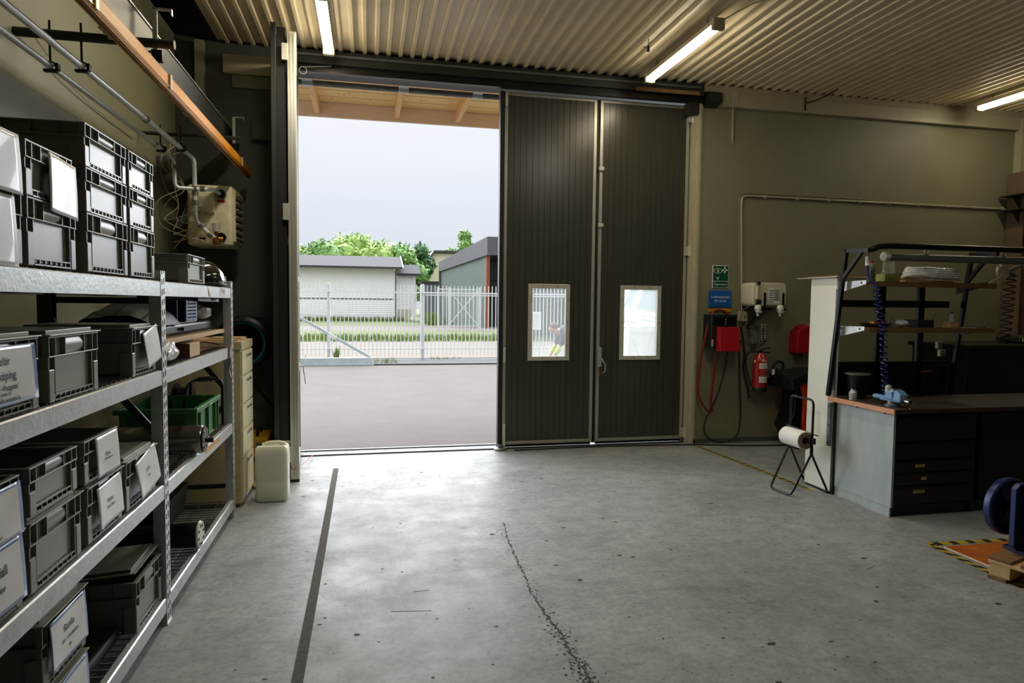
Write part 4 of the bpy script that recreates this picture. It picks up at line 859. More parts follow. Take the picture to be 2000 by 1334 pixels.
MB().box(4.64, 4.72, 6.690, 6.692, 1.66, 1.79).build('diagram', 'label_grey', lb_)
br = thing('canister_bracket', (4.6, 6.85, 1.55), 'black metal wall bracket holding the cream canister', 'bracket')
MB().box(4.35, 4.82, 6.68, 6.70, 1.555, 1.575).box(4.35, 4.82, 6.95, 7.0, 1.55, 1.58).box(4.38, 4.40, 6.7, 6.95, 1.555, 1.575).box(4.77, 4.79, 6.7, 6.95, 1.555, 1.575).build('tray', 'black_metal', br)
for x in (4.47, 4.76): MB().box(x-.012, x+.012, 6.665, 6.68, 1.56, 1.75).build('strap_bar', 'black_metal', br)
MB().box(4.565, 4.59, 6.98, 7.0, 1.46, 1.57).build('arm', 'black_metal', br)
for i, x in enumerate((4.455, 4.735)):
    t = thing('eyewash_spray', (x, 6.65, 1.55), 'white eyewash spray head, left of the two under the canister' if i == 0 else 'white eyewash spray head, right of the two under the canister', 'eyewash')
    MB().lathe([(.0, .05), (.03, .045), (.038, .02), (.036, -.01), (.02, -.04), (.0, -.045)], (x, 6.66, 1.565), n=18).build('spray_head', 'sign_white', t, True)
    MB().cyl((x-.04, 6.655, 1.57), (x+.035, 6.65, 1.53), .013, 10).lathe([(.012, 0), (.016, -.02), (.012, -.035)], (x, 6.66, 1.52), n=12).build('nozzle', 'alu_bright', t, True)
MB().cyl((4.385, 6.65, 1.645), (4.385, 6.70, 1.645), .028, 14).build('tap', 'black_plastic', cn, True)
cable('clear_hose', [(4.74, 6.67, 1.53), (4.74, 6.8, 1.40), (4.70, 6.93, 1.26), (4.62, 6.95, 1.17), (4.5, 6.95, 1.12), (4.40, 6.93, 1.2), (4.32, 6.9, 1.4), (4.32, 6.85, 1.55), (4.38, 6.69, 1.63)], .006, 'grey_tube', 'thin grey hose curving between the canister and the bottle')
cable('black_hose', [(4.385, 6.67, 1.62), (4.38, 6.7, 1.5), (4.40, 6.85, 1.40), (4.43, 6.93, 1.34)], .013, 'black_rubber', 'short black hose hanging under the canister tap')
bt = thing('eyewash_bottle', (4.425, 6.95, 1.25), 'dark grey-green bottle in a holder below the canister', 'bottle')
MB().lathe([(.04, 0), (.052, .01), (.05, .16), (.045, .18), (.052, .185), (.05, .215), (.0, .22)], (4.425, 6.94, 1.155), n=18).build('bottle', 'wall_dark', bt, True); MB().box(4.40, 4.45, 6.886, 6.89, 1.19, 1.30).build('label', 'grey_tube', bt)
ib = thing('instruction_plate', (4.545, 6.99, 1.28), 'narrow black and cream pictogram plate beside the bottle', 'sign')
MB().box(4.502, 4.585, 6.985, 6.998, 1.17, 1.39).build('plate', 'canister', ib)
MB().box(4.506, 4.581, 6.983, 6.985, 1.175, 1.195).box(4.506, 4.512, 6.983, 6.985, 1.195, 1.385).box(4.575, 4.581, 6.983, 6.985, 1.195, 1.385).build('border', 'black_plastic', ib)
for i in range(3): MB().lathe([(.0, 0), (.012+.004*(i % 2), 0), (.012, .002), (.0, .002)], (4.543, 6.981, 1.365-.06*i), (0, 1, 0), 10).box(4.53, 4.556, 6.982, 6.984, 1.32-.06*i, 1.345-.06*i).build('pictogram', 'ink', ib)
# extinguisher
fe = thing('fire_extinguisher', (4.53, 6.88, .6), 'red fire extinguisher hanging on the wall with white label', 'extinguisher')
MB().lathe([(.0, 0), (.075, .0), (.083, .015), (.083, .36), (.07, .40), (.035, .43), (.028, .45)], (4.53, 6.88, .61), n=28).build('cylinder', 'red_ext', fe, True)
MB().lathe([(.084, 0), (.0855, .002), (.0855, .05), (.084, .052)], (4.53, 6.88, .61), n=28).build('base_ring', 'black_plastic', fe, True)
MB().cyl((4.53, 6.88, 1.05), (4.53, 6.88, 1.085), .022, 12).bar((4.50, 6.88, 1.075), (4.64, 6.86, 1.06), .02, .012).bar((4.52, 6.88, 1.09), (4.635, 6.86, 1.12), .02, .008).build('valve_handle', 'black_metal', fe)
MB().tube(spline([(4.515, 6.87, 1.07), (4.44, 6.87, 1.075), (4.38, 6.9, 1.05), (4.36, 6.91, .95), (4.39, 6.90, .80), (4.42, 6.88, .68)]), .011, 8).build('hose', 'black_rubber', fe, True)
def wrap(r, a0, a1, z0, z1, n=10): return lambda u, v: (4.53+r*math.sin(a0+(a1-a0)*u), 6.88-r*math.cos(a0+(a1-a0)*u), z0+(z1-z0)*v)
MB().grid(wrap(.0842, -.65, .75, .88, .945), 10, 1).build('label_upper', 'sign_white', fe, True); MB().grid(wrap(.0842, -.65, .75, .72, .79), 10, 1).build('label_lower', 'sign_white', fe, True)
def fwrap(q): a = (q.x-4.53)/.0845; return Vector((4.53+.0852*math.sin(a), 6.88-.0852*math.cos(a), q.z))
textob('brand_text', 'fire', .05, (4.535, 6.8, .975), '-y', 'sign_white', fe, fn=fwrap, bold=.001); textob('label_text', 'BRANDSLÄCKARE\nSkum 6 liter', .013, (4.535, 6.8, .912), '-y', 'ink', fe, fn=fwrap)
for i in range(3): textob('label_text', ['1 Dra ut säkring', '2 Rikta munstycket', '3 Tryck handtaget'][i], .012, (4.535, 6.8, .86-.027*i), '-y', 'sign_white', fe, fn=fwrap)
textob('label_text', 'EN3  21A 183B', .013, (4.535, 6.8, .755), '-y', 'ink', fe, fn=fwrap)
MB().cyl((4.44, 6.85, .96), (4.45, 6.84, .96), .02, 10).build('gauge', 'alu_bright', fe, True)
rb = thing('alarm_bell', (5.05, 6.93, 1.2), 'dark red plastic housing on the wall half hidden by the white panel', 'housing')
MB().prism([(4.93, 1.05), (5.17, 1.05), (5.18, 1.30), (5.12, 1.36), (5.06, 1.395), (5.0, 1.36), (4.93, 1.30)], 'y', 6.82, 7.0).build('body', 'red_plastic', rb, bevel=.02)
for x in (4.97, 5.05, 5.1): MB().tube([(x, 6.92, 1.05), (x+.01, 6.9, .97), (x-.01, 6.9, .92)], .006, 6).build('wire', 'black_rubber', rb)
# power sweeper / pallet truck
pj = thing('electric_stacker', (5.2, 6.6, 0), 'red-orange electric pallet truck with black tiller parked by the wall', 'pallet truck')
MB().prism([(4.93, .82), (5.30, .80), (5.42, .62), (5.40, .16), (5.0, .14), (4.965, .3), (4.98, .55), (4.93, .70)], 'y', 6.30, 6.75).build('fairing', 'orange_red', pj, bevel=.02)
MB().prism([(4.80, .80), (4.98, .86), (5.35, .88), (5.40, .80), (5.3, .78), (4.95, .74), (4.82, .66)], 'y', 6.28, 6.78).build('top_cover', 'black_plastic', pj, bevel=.015)
MB().tube(spline([(4.86, 6.5, .80), (4.76, 6.5, .83), (4.66, 6.46, .86), (4.60, 6.43, .84)]), .032, 10).tube(spline([(4.60, 6.43, .80), (4.66, 6.43, .94), (4.74, 6.43, .98), (4.80, 6.45, .93), (4.76, 6.47, .82)]), .016, 8).build('tiller', 'black_plastic', pj, True)
MB().obox((4.655, 6.42, .87), (.10, .12, .06), Matrix.Rotation(-.9, 3, 'Y')).build('control_head', 'black_plastic', pj, bevel=.012)
MB().box(4.60, 4.63, 6.355, 6.36, .84, .90).build('sticker', 'sign_white', pj)
MB().prism([(4.86, .15), (4.95, .12), (4.98, .7), (4.90, .72), (4.87, .4), (4.80, .25)], 'y', 6.32, 6.6).build('chassis', 'black_metal', pj, bevel=.01)
MB().cyl((4.95, 6.3, .08), (4.95, 6.4, .08), .08, 24).cyl((5.3, 6.3, .08), (5.3, 6.4, .08), .08, 24).build('wheel', 'black_rubber', pj, True)
MB().box(5.38, 6.3, 6.32, 6.46, .06, .10).box(5.38, 6.3, 6.6, 6.74, .06, .10).build('fork', 'orange_red', pj, bevel=.006)

# ------------------------------------------------------------------ white panel, bench
wp = thing('white_partition', (3.88, 5.05, 0), 'tall bright white panel standing behind the end of the bench', 'panel')
MB().box(3.855, 3.895, 4.885, 5.22, .02, 1.845).build('panel', 'white_panel', wp, bevel=.003)
MB().box(3.86, 3.89, 4.9, 5.2, 0, .02).build('foot', 'steel_dark', wp)
MB().box(3.825, 4.35, 4.86, 5.38, 1.848, 1.856).build('top_sheet', 'alu_bright', wp); MB().box(3.87, 4.7, 4.9, 5.3, 1.857, 1.868).build('top_board', 'shelf_ply', wp)
wbn = thing('workbench', (4.9, 4.6, 0), 'grey steel-sided workbench with wood-edged top at the right', 'workbench')
Zb = .835
MB().box(3.88, 3.90, 4.235, 4.86, .075, Zb-.045).build('side_panel', 'bench_grey', wbn, bevel=.002)
MB().box(3.885, 3.90, 4.25, 4.86, 0, .075).build('plinth', 'bench_grey', wbn, bevel=.002)
MB().box(3.90, 6.6, 4.27, 4.30, .0, .08).box(3.9, 4.65, 4.84, 4.86, 0, Zb-.05).box(4.63, 4.65, 4.25, 4.84, 0.0, Zb-.05).box(3.90, 4.65, 4.25, 4.84, .075, .085).build('carcass', 'steel_dark', wbn)
MB().box(3.86, 6.6, 4.20, 4.875, Zb-.035, Zb).build('worktop', 'bench_top', wbn, bevel=.003)
MB().box(3.845, 3.86, 4.20, 4.94, Zb-.038, Zb+.001).build('wood_edge', 'bench_wood_edge', wbn, bevel=.003)
for y in (4.32, 4.62): MB().box(3.87, 3.89, y-.012, y+.012, Zb-.05, Zb-.04).build('bolt', 'black_metal', wbn)
MB().box(4.66, 6.45, 4.83, 4.845, .0, Zb-.04).build('shade_backing', 'black_metal', wbn)  # added black sheet hides the bright floor so the underside reads dark
MB().box(4.75, 5.6, 4.30, 4.80, .05, .78).build('shade_block', 'black_metal', wbn, bevel=.004)  # added black block standing in for the deep shade under the worktop
for (x, y) in ((6.5, 4.25), (6.5, 4.8)): MB().box(x, x+.05, y, y+.05, 0, Zb-.04).build('leg', 'black_metal', wbn)
dh = [.09, .24, .34, .44, .58, .78]
for i in range(5):
    dd = MB().box(3.905, 4.625, 4.238, 4.25, dh[i]+.004, dh[i+1]-.004).box(3.91, 4.62, 4.25, 4.7, dh[i]+.01, dh[i]+.016).build('drawer', 'drawer_navy', wbn, bevel=.002)
    MB().box(3.93, 4.60, 4.228, 4.238, dh[i+1]-.022, dh[i+1]-.014).build('handle', 'black_metal', dd)
    if i < 3:
        x = (4.13, 4.17, 4.13)[i]; w_ = (.10, .045, .085)[i]; p_ = MB().box(x-w_/2, x+w_/2, 4.233, 4.2375, dh[i+1]-.06, dh[i+1]-.035).build('label_plate', 'plate_yellow', dd)
        if i != 1: textob('label_text', ['TVINGAR', '', 'BORR'][i], .018, (x, 4.2325, dh[i+1]-.048), '-y', 'ink', p_)
stn = MB()
pf = thing('overhead_gantry', (3.9, 4.9, Zb), 'black tubular overhead frame with two shelves standing behind the workbench', 'frame')
for X in (3.828, 5.05):
    yo = -.045 if X < 4 else -.06
    MB().box(3.862, 3.9, 4.863, 4.882, 0, Zb-.04).build('rear_leg', 'steel_dark', pf) if X < 4 else None
    b = MB().bar((X, 4.955+yo, Zb+.01), (X, 4.80+yo, 2.075), .03, .03, (0, 1, 0)); b.build('post', 'black_metal', pf)
    MB().bar((X, 4.80+yo, 2.06), (X, 4.50, 2.045), .03, .03).bar((X, 4.83+yo, 1.83), (X, 4.58, 2.04), .028, .028).build('top_arm', 'steel_dark' if X < 4 else 'black_metal', pf)
MB().box(3.815, 3.84, 4.862, 4.895, .42, .79).box(3.845, 3.856, 4.86, 4.883, .9, 1.75).build('perforated_rail', 'galv_dark', pf)
for z in (.45, .60, .76, 1.1, 1.3, 1.5): MB().cyl((3.809 if z < .8 else 3.841, 4.873, z), (3.816 if z < .8 else 3.846, 4.873, z), .006, 8).build('bolt', 'black_metal', pf)
MB().tube([(3.828, 4.49, 2.045), (3.88, 4.47, 2.07), (3.98, 4.46, 2.08), (5.9, 4.46, 2.08)], .024, 10).build('top_beam', 'black_metal', pf, True)
MB().box(5.04, 5.07, 4.9, 6.0, 1.9, 1.93).build('rear_stay', 'black_metal', pf)
for z, nm in ((1.795, 0), (1.425, 1)):
    sh = MB().box(3.90, 5.12, 4.56, 4.92, z, z+.012).box(3.90, 5.12, 4.555, 4.56, z-.03, z+.012).build('shelf', 'shelf_ply', pf)
    for X in (3.87, 5.04):
        MB().prism([(4.87, z-.075), (4.87, z+.015), (4.57, z+.02), (4.57, z-.01)], 'x', X, X+.006).build('shelf_bracket', 'galv' if X < 4 else 'black_metal', pf)
    for y in (4.62, 4.83): MB().cyl((3.866, y, z), (3.871, y, z), .008, 8).build('bolt', 'black_metal', pf)
MB().box(3.9, 5.04, 4.93, 4.95, Zb+.002, 1.13).box(3.9, 5.04, 4.93, 4.95, 1.60, 1.66).box(4.30, 4.38, 4.93, 4.96, Zb, 1.8).box(4.72, 4.78, 4.93, 4.96, Zb, 1.8).build('rear_rail', 'black_metal', pf)
bl = thing('bench_light', (4.7, 4.5, 2.0), 'unlit grey tubular bench light under the black top beam', 'light')
MB().cyl((3.99, 4.5, 1.995), (5.3, 4.5, 1.995), .030, 16).build('tube_body', 'grey_tube', bl, True)
MB().cyl((3.955, 4.5, 2.0), (4.0, 4.5, 2.0), .033, 16).cyl((5.30, 4.5, 1.995), (5.38, 4.5, 1.995), .034, 16).build('end_cap', 'sign_white', bl, True)
for x in (4.35, 5.1): MB().tube(arc((x, 4.49, 2.045), .022, 0, 2*PI, 10, 'xz')[:-1], .005, 6, closed=True).build('ring', 'alu_bright', bl)
rg = thing('air_regulator', (3.87, 4.56, 1.95), 'white compressed-air fitting hanging from the frame arm, blue hose below', 'fitting')
MB().cyl((3.87, 4.56, 1.93), (3.87, 4.56, 2.0), .020, 14).build('body', 'sign_white', rg, True); MB().cyl((3.87, 4.56, 2.0), (3.87, 4.56, 2.05), .006, 8).cyl((3.87, 4.56, 1.99), (3.87, 4.56, 2.005), .014, 10).build('coupling', 'chrome', rg, True)
def coil(pts, R, r, turns, n=12):
    P = spline(pts, 20); L_ = len(P)-1; out = []
    N_ = turns*n
    for i in range(N_+1):
        f = i/N_*L_; k = min(int(f), L_-1); p = P[k].lerp(P[k+1], f-k); a = 2*PI*i/n; out.append(p+Vector((R*math.cos(a), R*math.sin(a), 0)))
    return out
tag(MB().tube([(3.87, 4.56, 1.93), (3.865, 4.55, 1.86), (3.87, 4.53, 1.80), (3.90, 4.5, 1.785)], .008, 8).tube(coil([(3.90, 4.5, 1.77), (3.93, 4.5, 1.62), (3.985, 4.5, 1.44)], .028, .0055, 7), .0055, 6).tube(coil([(3.985, 4.5, 1.44), (4.0, 4.5, 1.2), (4.015, 4.48, .95), (4.04, 4.45, .87)], .024, .0055, 17), .0055, 6).build('coil_hose', 'coil_blue', None, True), 'dark blue spiral air hose hanging from the white fitting', 'hose')
tag(MB().tube(coil([(5.30, 4.6, 1.90), (5.29, 4.6, 1.6), (5.27, 4.6, 1.30)], .042, .005, 13), .006, 6).build('coil_hose', 'black_rubber', None, True), 'black spiral air hose hanging at the right end of the bench frame', 'hose')
rg2 = tag(MB().tube([(5.22, 4.6, 1.90), (5.28, 4.58, 1.92), (5.36, 4.56, 1.97)], .02, 10).build('hose_coupling', 'chrome', None, True), 'chrome coupling at the top of the black spiral hose', 'coupling')
sc = thing('spray_can', (3.955, 4.62, 1.81), 'slim olive spray can with red cap on the upper bench shelf', 'can')
MB().lathe([(.026, 0), (.028, .004), (.028, .13), (.018, .145)], (3.955, 4.62, 1.808), n=18).build('can', 'grey_tube', sc, True); MB().cyl((3.955, 4.62, 1.95), (3.955, 4.62, 1.975), .010, 10).build('nozzle', 'red_plastic', sc, True)
tsb = thing('tissue_box', (4.13, 4.66, 1.81), 'small yellow-green box with clear film bulging from its top, upper bench shelf', 'box')
MB().box(4.07, 4.21, 4.60, 4.70, 1.808, 1.87).build('carton', 'tissue_box', tsb)
MB().grid(lambda u, v: (4.14+.055*math.cos(2*PI*u)*(1-.3*v)*(1+.2*noise.noise(Vector((u*7, v*6, 4)))), 4.65+.04*math.sin(2*PI*u), 1.87+.11*v+.015*math.sin(u*25)), 30, 8).build('film', 'wire_mesh_glass', tsb, True)
chs = thing('hose_bundle', (4.65, 4.7, 1.85), 'bundle of coiled clear hose in shiny film on the upper bench shelf', 'hose bundle')
MB().box(4.28, 4.75, 4.62, 4.8, 1.808, 1.822).build('carton_base', 'carton', chs)
b = MB()
for k in range(5):
    b.tube([(4.62+(.26-.012*k)*math.cos(t), 4.72+(.11-.008*k)*math.sin(t), 1.845+.018*k+.045*max(0, -math.cos(t))*(.4+.3*math.sin(t*2+k))) for t in [2*PI*i/36 for i in range(36)]], .015, 8, closed=True)
b.build('coil', 'clear_plastic', chs, True)
b = MB()
for k in range(6): b.tube([(5.17+.06*math.cos(t)*(1-.08*k), 4.55+.02*k/3, 1.90+.052*math.sin(t)+.004*k) for t in [2*PI*i/20 for i in range(20)]], .0035, 5, closed=True)
b.tube(spline([(5.15, 4.56, 1.86), (5.10, 4.58, 1.83), (5.08, 4.62, 1.80)]), .0035, 5)
tag(b.build('wire_coil', 'canister', None, True), 'coil of thin pale wire hanging at the right frame post', 'wire')
# items on the lower bench shelf
dsh = thing('parts_tray', (4.15, 4.7, 1.44), 'shallow dark tray of tools on the lower bench shelf', 'tray')
MB().lathe([(.0, .0), (.09, .0), (.12, .03), (.115, .03), (.085, .006), (.0, .006)], (4.06, 4.68, 1.438), n=24).build('dish', 'black_plastic', dsh, True)
for i, (x, m_) in enumerate(((4.02, 'yellow'), (4.06, 'red_cable'), (4.12, 'red_cable'))):
    t = thing('screwdriver', (x, 4.66, 1.47), ['yellow handled screwdriver in the round dish', 'red handled screwdriver in the middle of the round dish', 'red handled screwdriver at the right of the round dish'][i], 'screwdriver')
    MB().tube([(x, 4.63, 1.465), (x+.01, 4.68, 1.475)], [.012, .015], 10).build('grip', m_, t, True); MB().cyl((x+.01, 4.68, 1.475), (x+.03, 4.78, 1.48), .003, 6).build('shank', 'chrome', t)
ctr = thing('clear_cup', (4.22, 4.65, 1.44), 'small clear plastic cup with crinkled film beside the dish', 'cup')
MB().lathe([(.02, 0), (.028, .07), (.027, .07), (.019, .002)], (4.19, 4.64, 1.438), n=16).build('cup', 'wire_mesh_glass', ctr, True)
bag('film_bag', (4.30, 4.66, 1.438), (.05, .05, .03), 'clear_plastic', 'small crinkled clear bag on the lower bench shelf', 21)
dbx = thing('dark_box', (4.45, 4.7, 1.44), 'dark box on the middle of the lower bench shelf', 'box')
MB().box(4.40, 4.56, 4.6, 4.76, 1.438, 1.50).build('box_body', 'black_plastic', dbx, bevel=.004); MB().tube([(4.54, 4.6, 1.50), (4.57, 4.6, 1.55), (4.58, 4.6, 1.56)], .004, 6).build('clip', 'chrome', dbx)
tbx = thing('small_carton', (4.78, 4.66, 1.44), 'small tan carton with a clear bottle on it, lower bench shelf', 'box')
MB().box(4.72, 4.80, 4.6, 4.68, 1.438, 1.485).build('carton', 'carton', tbx)
bbt = thing('clear_bottle', (4.77, 4.64, 1.486), 'tiny clear bottle standing on the tan carton', 'bottle')
MB().lathe([(.018, 0), (.02, .045), (.008, .06), (.008, .07)], (4.77, 4.64, 1.487), n=14).build('bottle', 'clear_plastic', bbt, True); MB().cyl((4.77, 4.64, 1.557), (4.77, 4.64, 1.57), .010, 10).build('cap', 'black_plastic', bbt, True)
sk = thing('socket_outlet', (4.98, 4.92, 1.25), 'cream socket outlet box on the right frame post', 'socket')
MB().box(4.97, 5.03, 4.93, 4.97, 1.17, 1.23).box(4.94, 4.99, 4.93, 4.965, 1.24, 1.30).build('housing', 'canister', sk, bevel=.005)
bkt = thing('black_bucket', (3.98, 4.75, Zb), 'black bucket at the back left of the bench top', 'bucket')
MB().lathe([(.065, 0), (.095, .20), (.10, .205), (.092, .2), (.06, .006), (.0, .006)], (4.02, 4.80, Zb+.001), n=26).build('bucket', 'black_plastic', bkt, True); MB().lathe([(.095, .2), (.102, .2), (.102, .21), (.095, .21)], (4.02, 4.80, Zb+.001), n=26).build('rim', 'grey_tube', bkt, True)
jar = thing('clear_jar', (3.93, 4.7, Zb), 'clear jar at the back left corner of the bench', 'jar')
MB().lathe([(.03, 0), (.032, .06), (.02, .075), (.02, .09)], (3.915, 4.72, Zb+.001), n=16).build('jar', 'clear_plastic', jar, True); MB().cyl((3.915, 4.72, Zb+.09), (3.915, 4.72, Zb+.105), .022, 12).build('lid', 'black_plastic', jar, True)
org = tag(MB().box(4.72, 4.82, 4.86, 4.9, 1.03, 1.05).build('tape_measure', 'orange_dim', None, bevel=.005), 'dull orange tool hooked on the rear rail above the bench', 'tool')
tl2 = tag(MB().tube([(4.88, 4.9, 1.10), (4.95, 4.9, 1.09), (5.0, 4.9, 1.10)], .006, 6).build('spanner', 'galv_dark', None, True), 'spanner hanging on the rear rail near the right frame post', 'spanner')
# vise
vs_ = thing('bench_vise', (3.99, 4.33, Zb), 'light blue bench vise near the front edge of the workbench', 'vise')
MB().lathe([(.06, 0), (.06, .012), (.045, .02), (.04, .045), (.0, .045)], (3.98, 4.36, Zb), n=24).build('swivel_base', 'galv_dark', vs_, True)
MB().box(3.955, 4.015, 4.27, 4.48, Zb+.035, Zb+.075).build('slide', 'vise_blue', vs_, bevel=.008)
MB().prism([(4.34, Zb+.05), (4.43, Zb+.05), (4.42, Zb+.09), (4.375, Zb+.13), (4.345, Zb+.13)], 'x', 3.95, 4.02).build('fixed_jaw', 'vise_blue', vs_, bevel=.008)
MB().prism([(4.26, Zb+.045), (4.33, Zb+.045), (4.335, Zb+.13), (4.305, Zb+.13), (4.26, Zb+.10)], 'x', 3.95, 4.02).build('moving_jaw', 'vise_blue', vs_, bevel=.008)
MB().box(3.945, 4.025, 4.330, 4.345, Zb+.115, Zb+.14).build('jaw_plate', 'chrome', vs_)
MB().cyl((3.985, 4.20, Zb+.055), (3.985, 4.27, Zb+.055), .014, 12).cyl((3.985, 4.20, Zb+.055), (3.985, 4.215, Zb+.055), .022, 14).cyl((3.93, 4.21, Zb+.085), (4.06, 4.21, Zb+.02), .005, 8).build('screw_handle', 'chrome', vs_, True)
MB().cyl((3.985, 4.42, Zb+.10), (3.985, 4.42, Zb+.145), .024, 16).lathe([(.024, 0), (.018, .012), (0, .016)], (3.985, 4.42, Zb+.145), n=16).build('anvil', 'alu_bright', vs_, True)
MB().cyl((3.985, 4.48, Zb+.055), (3.985, 4.56, Zb+.055), .02, 14).build('tail_tube', 'vise_blue', vs_, True)
rdm = tag(MB().cyl((4.0, 4.16+.06, Zb+.006), (4.28, 4.24, Zb+.006), .003, 6).build('thin_rod', 'chrome'), 'thin metal rod lying on the bench in front of the vise', 'rod')
# dark second bench & machines further right
b2 = thing('machine_stand', (7.3, 5.9, 0), 'dark machine bench against the right wall beyond the workbench', 'bench')
MB().box(6.0, 8.1, 5.6, 6.4, 1.18, 1.22).build('top', 'black_metal', b2, bevel=.004)
for x in (6.05, 8.0):
    for y in (5.65, 6.28): MB().box(x, x+.06, y, y+.06, 0, .05).build('leg', 'black_metal', b2)
MB().box(6.02, 8.08, 5.65, 6.35, .05, 1.18).build('cabinet', 'black_metal', b2, bevel=.004)
pn = thing('pillar_drill', (7.2, 6.1, 1.22), 'dark machine head silhouetted at the right edge of the photo', 'machine')
MB().box(6.98, 7.6, 5.9, 6.2, 1.225, 1.30).build('body', 'steel_dark', pn, bevel=.02); MB().cyl((7.5, 6.1, 1.2), (7.5, 6.1, 1.75), .05, 16).build('column', 'steel_dark', pn, True); MB().box(7.0, 7.38, 5.885, 5.9, 1.24, 1.285).build('name_plate', 'plate_yellow', pn)
cl = thing('steel_column', (8.0, 6.8, 0), 'brownish steel wall column with two brackets at the far right corner', 'column')
MB().box(7.93, 7.94, 6.75, 6.98, 0, 3.3).box(8.06, 8.07, 6.75, 6.98, 0, 3.3).box(7.94, 8.06, 6.86, 6.87, 0, 3.3).build('profile', 'column_steel', cl)
for z in (2.82, 3.0): MB().box(7.80, 8.12, 6.5, 6.98, z, z+.012).prism([(7.80, z), (7.93, z), (7.93, z-.16)], 'y', 6.8, 6.81).build('bracket', 'steel_dark', cl)

# ------------------------------------------------------------------ roll stand
rs = thing('roll_stand', (3.63, 5.05, 0), 'black tubular floor stand for a paper roll in front of the white panel', 'stand')
aL, aR = Vector((3.665, 5.18, .375)), Vector((3.665, 4.88, .355))
for F, Bk in ((Vector((3.445, 5.12, .0105)), Vector((3.475, 4.87, .0105))), (Vector((3.90, 5.28, .0105)), Vector((3.845, 4.885, .0105)))):
    u1, u2 = (aL-F).normalized(), (aR-Bk).normalized(); d_ = (Bk-F).normalized()
    MB().tube([aL, F+u1*.05, F+u1*.015+d_*.006, F+d_*.04, Bk-d_*.04, Bk+u2*.015-d_*.006, Bk+u2*.05, aR], .0095, 8).build('leg_loop', 'black_metal', rs, True)
MB().tube([aL, (3.663, 5.18, .77), (3.663, 5.175, .80), (3.663, 5.15, .815), (3.665, 4.915, .813), (3.665, 4.885, .80), (3.665, 4.875, .77), aR], .010, 8).cyl((3.665, 4.88, .34), (3.665, 4.88, .42), .014, 10).build('upper_frame', 'black_metal', rs, True)
MB().tube([(3.654, 5.21, .548), (3.69, 4.84, .515)], .006, 8).build('tear_bar', 'black_metal', rs, True)
MB().tube([(3.61, 5.15, .467), (3.61, 4.85, .463), (3.66, 4.86, .463), (3.665, 4.88, .463)], .008, 8).box(3.64, 3.685, 4.855, 4.87, .44, .49).build('spindle', 'black_metal', rs, True)
pr = thing('paper_roll', (3.6, 5.0, .47), 'thick white paper towel roll held on the black stand', 'paper roll')
ax_ = Vector((0, -1, 0)); c0 = Vector((3.61, 5.155, .467))
MB().lathe([(.033, 0), (.072, 0), (.077, .004), (.077, .262), (.073, .266), (.033, .266), (.033, 0)], c0, ax_, 40, cap=False).build('roll', 'towel', pr, True)
MB().lathe([(.033, .2665), (.072, .2665), (.072, .2675), (.033, .2675)], c0, ax_, 40, cap=False).build('roll_end', 'board_core', pr, True)
MB().lathe([(.031, .002), (.033, .002), (.033, .269), (.031, .269)], c0, ax_, 30, cap=False).build('core', 'carton_dark', pr, True)

# ------------------------------------------------------------------ hazard tapes, mat, pallet, machine
def hazard(name, p0, p1, w, label, kind=.10):
    t = thing(name, ((p0[0]+p1[0])/2, (p0[1]+p1[1])/2, 0), label, 'tape'); p0 = Vector(p0+(0,)); p1 = Vector(p1+(0,)); d = (p1-p0); L_ = d.length; d.normalize(); n = Vector((-d.y, d.x, 0))
    q = [p0+n*w/2, p0-n*w/2, p1-n*w/2, p1+n*w/2]; MB().quad(*[v+Vector((0, 0, .0016)) for v in q]).build('yellow_tape', 'hazard_yellow', t)
    b = MB(); s_ = .04
    while s_ < L_-.09:
        sk_ = w*.8 if kind == .10 else 0
        b.quad(*[p0+d*a+n*c+Vector((0, 0, .0022)) for a, c in ((s_, -w/2), (s_+.05, -w/2), (s_+.05+sk_, w/2), (s_+sk_, w/2))]); s_ += kind
    b.build('black_marking', 'hazard_black', t); return t
hazard('hazard_tape', (3.66, 6.88), (3.78, 4.98), .045, 'yellow and black floor tape running from the wall corner past the roll stand')
hazard('hazard_tape', (3.71, 3.70), (4.9, 3.655), .055, 'yellow and black floor tape along the far edge of the orange plate', .13)
hazard('hazard_tape', (3.715, 3.70), (3.66, 2.7), .055, 'yellow and black floor tape along the left edge of the orange plate')
op = thing('orange_plate', (4.4, 3.2, 0), 'worn orange floor plate with a bright edge, under the pallet corner', 'floor plate')
MB().box(3.757, 5.2, 2.75, 3.625, .003, .010).build('plate', 'plate_orange', op); MB().box(3.752, 3.757, 2.75, 3.625, .003, .011).build('bright_edge', 'plate_edge', op)
pl = thing('pallet', (4.1, 3.0, 0), 'worn wooden pallet carrying the blue machine at the right edge', 'pallet')
pr_ = Matrix.Rotation(math.radians(-20), 3, 'Z'); pc = Vector((3.60, 3.17, 0))
def pbx(a0, a1, b0, b1, z0, z1, nm, m_): c = pc+pr_ @ Vector(((a0+a1)/2, -(b0+b1)/2, (z0+z1)/2)); MB().obox(c, (a1-a0, b1-b0, z1-z0), pr_).build(nm, m_, pl, bevel=.003)
pr_ = Matrix(((.92, .28, 0), (.28, -.92, 0), (0, 0, 1))); pr_ = Matrix.Rotation(math.radians(17), 3, 'Z')
for i in range(5): pbx(.0, 1.2, -.0+i*.165+.0, i*.165+.12, .115, .135, 'top_board', 'pallet_old' if i != 0 else 'pallet_old')
for j in (0, .53, 1.06): pbx(j, j+.14, 0, .78, .095, .115, 'cross_board', 'pallet_wood')
for j in (0, .53, 1.06):
    for i in (0, .33, .66): pbx(j+.005, j+.135, i+.005, i+.115, .022, .095, 'block', 'pallet_wood')
for i in (0, .33, .66): pbx(0, 1.2, i, i+.10, .0, .022, 'bottom_board', 'pallet_old')
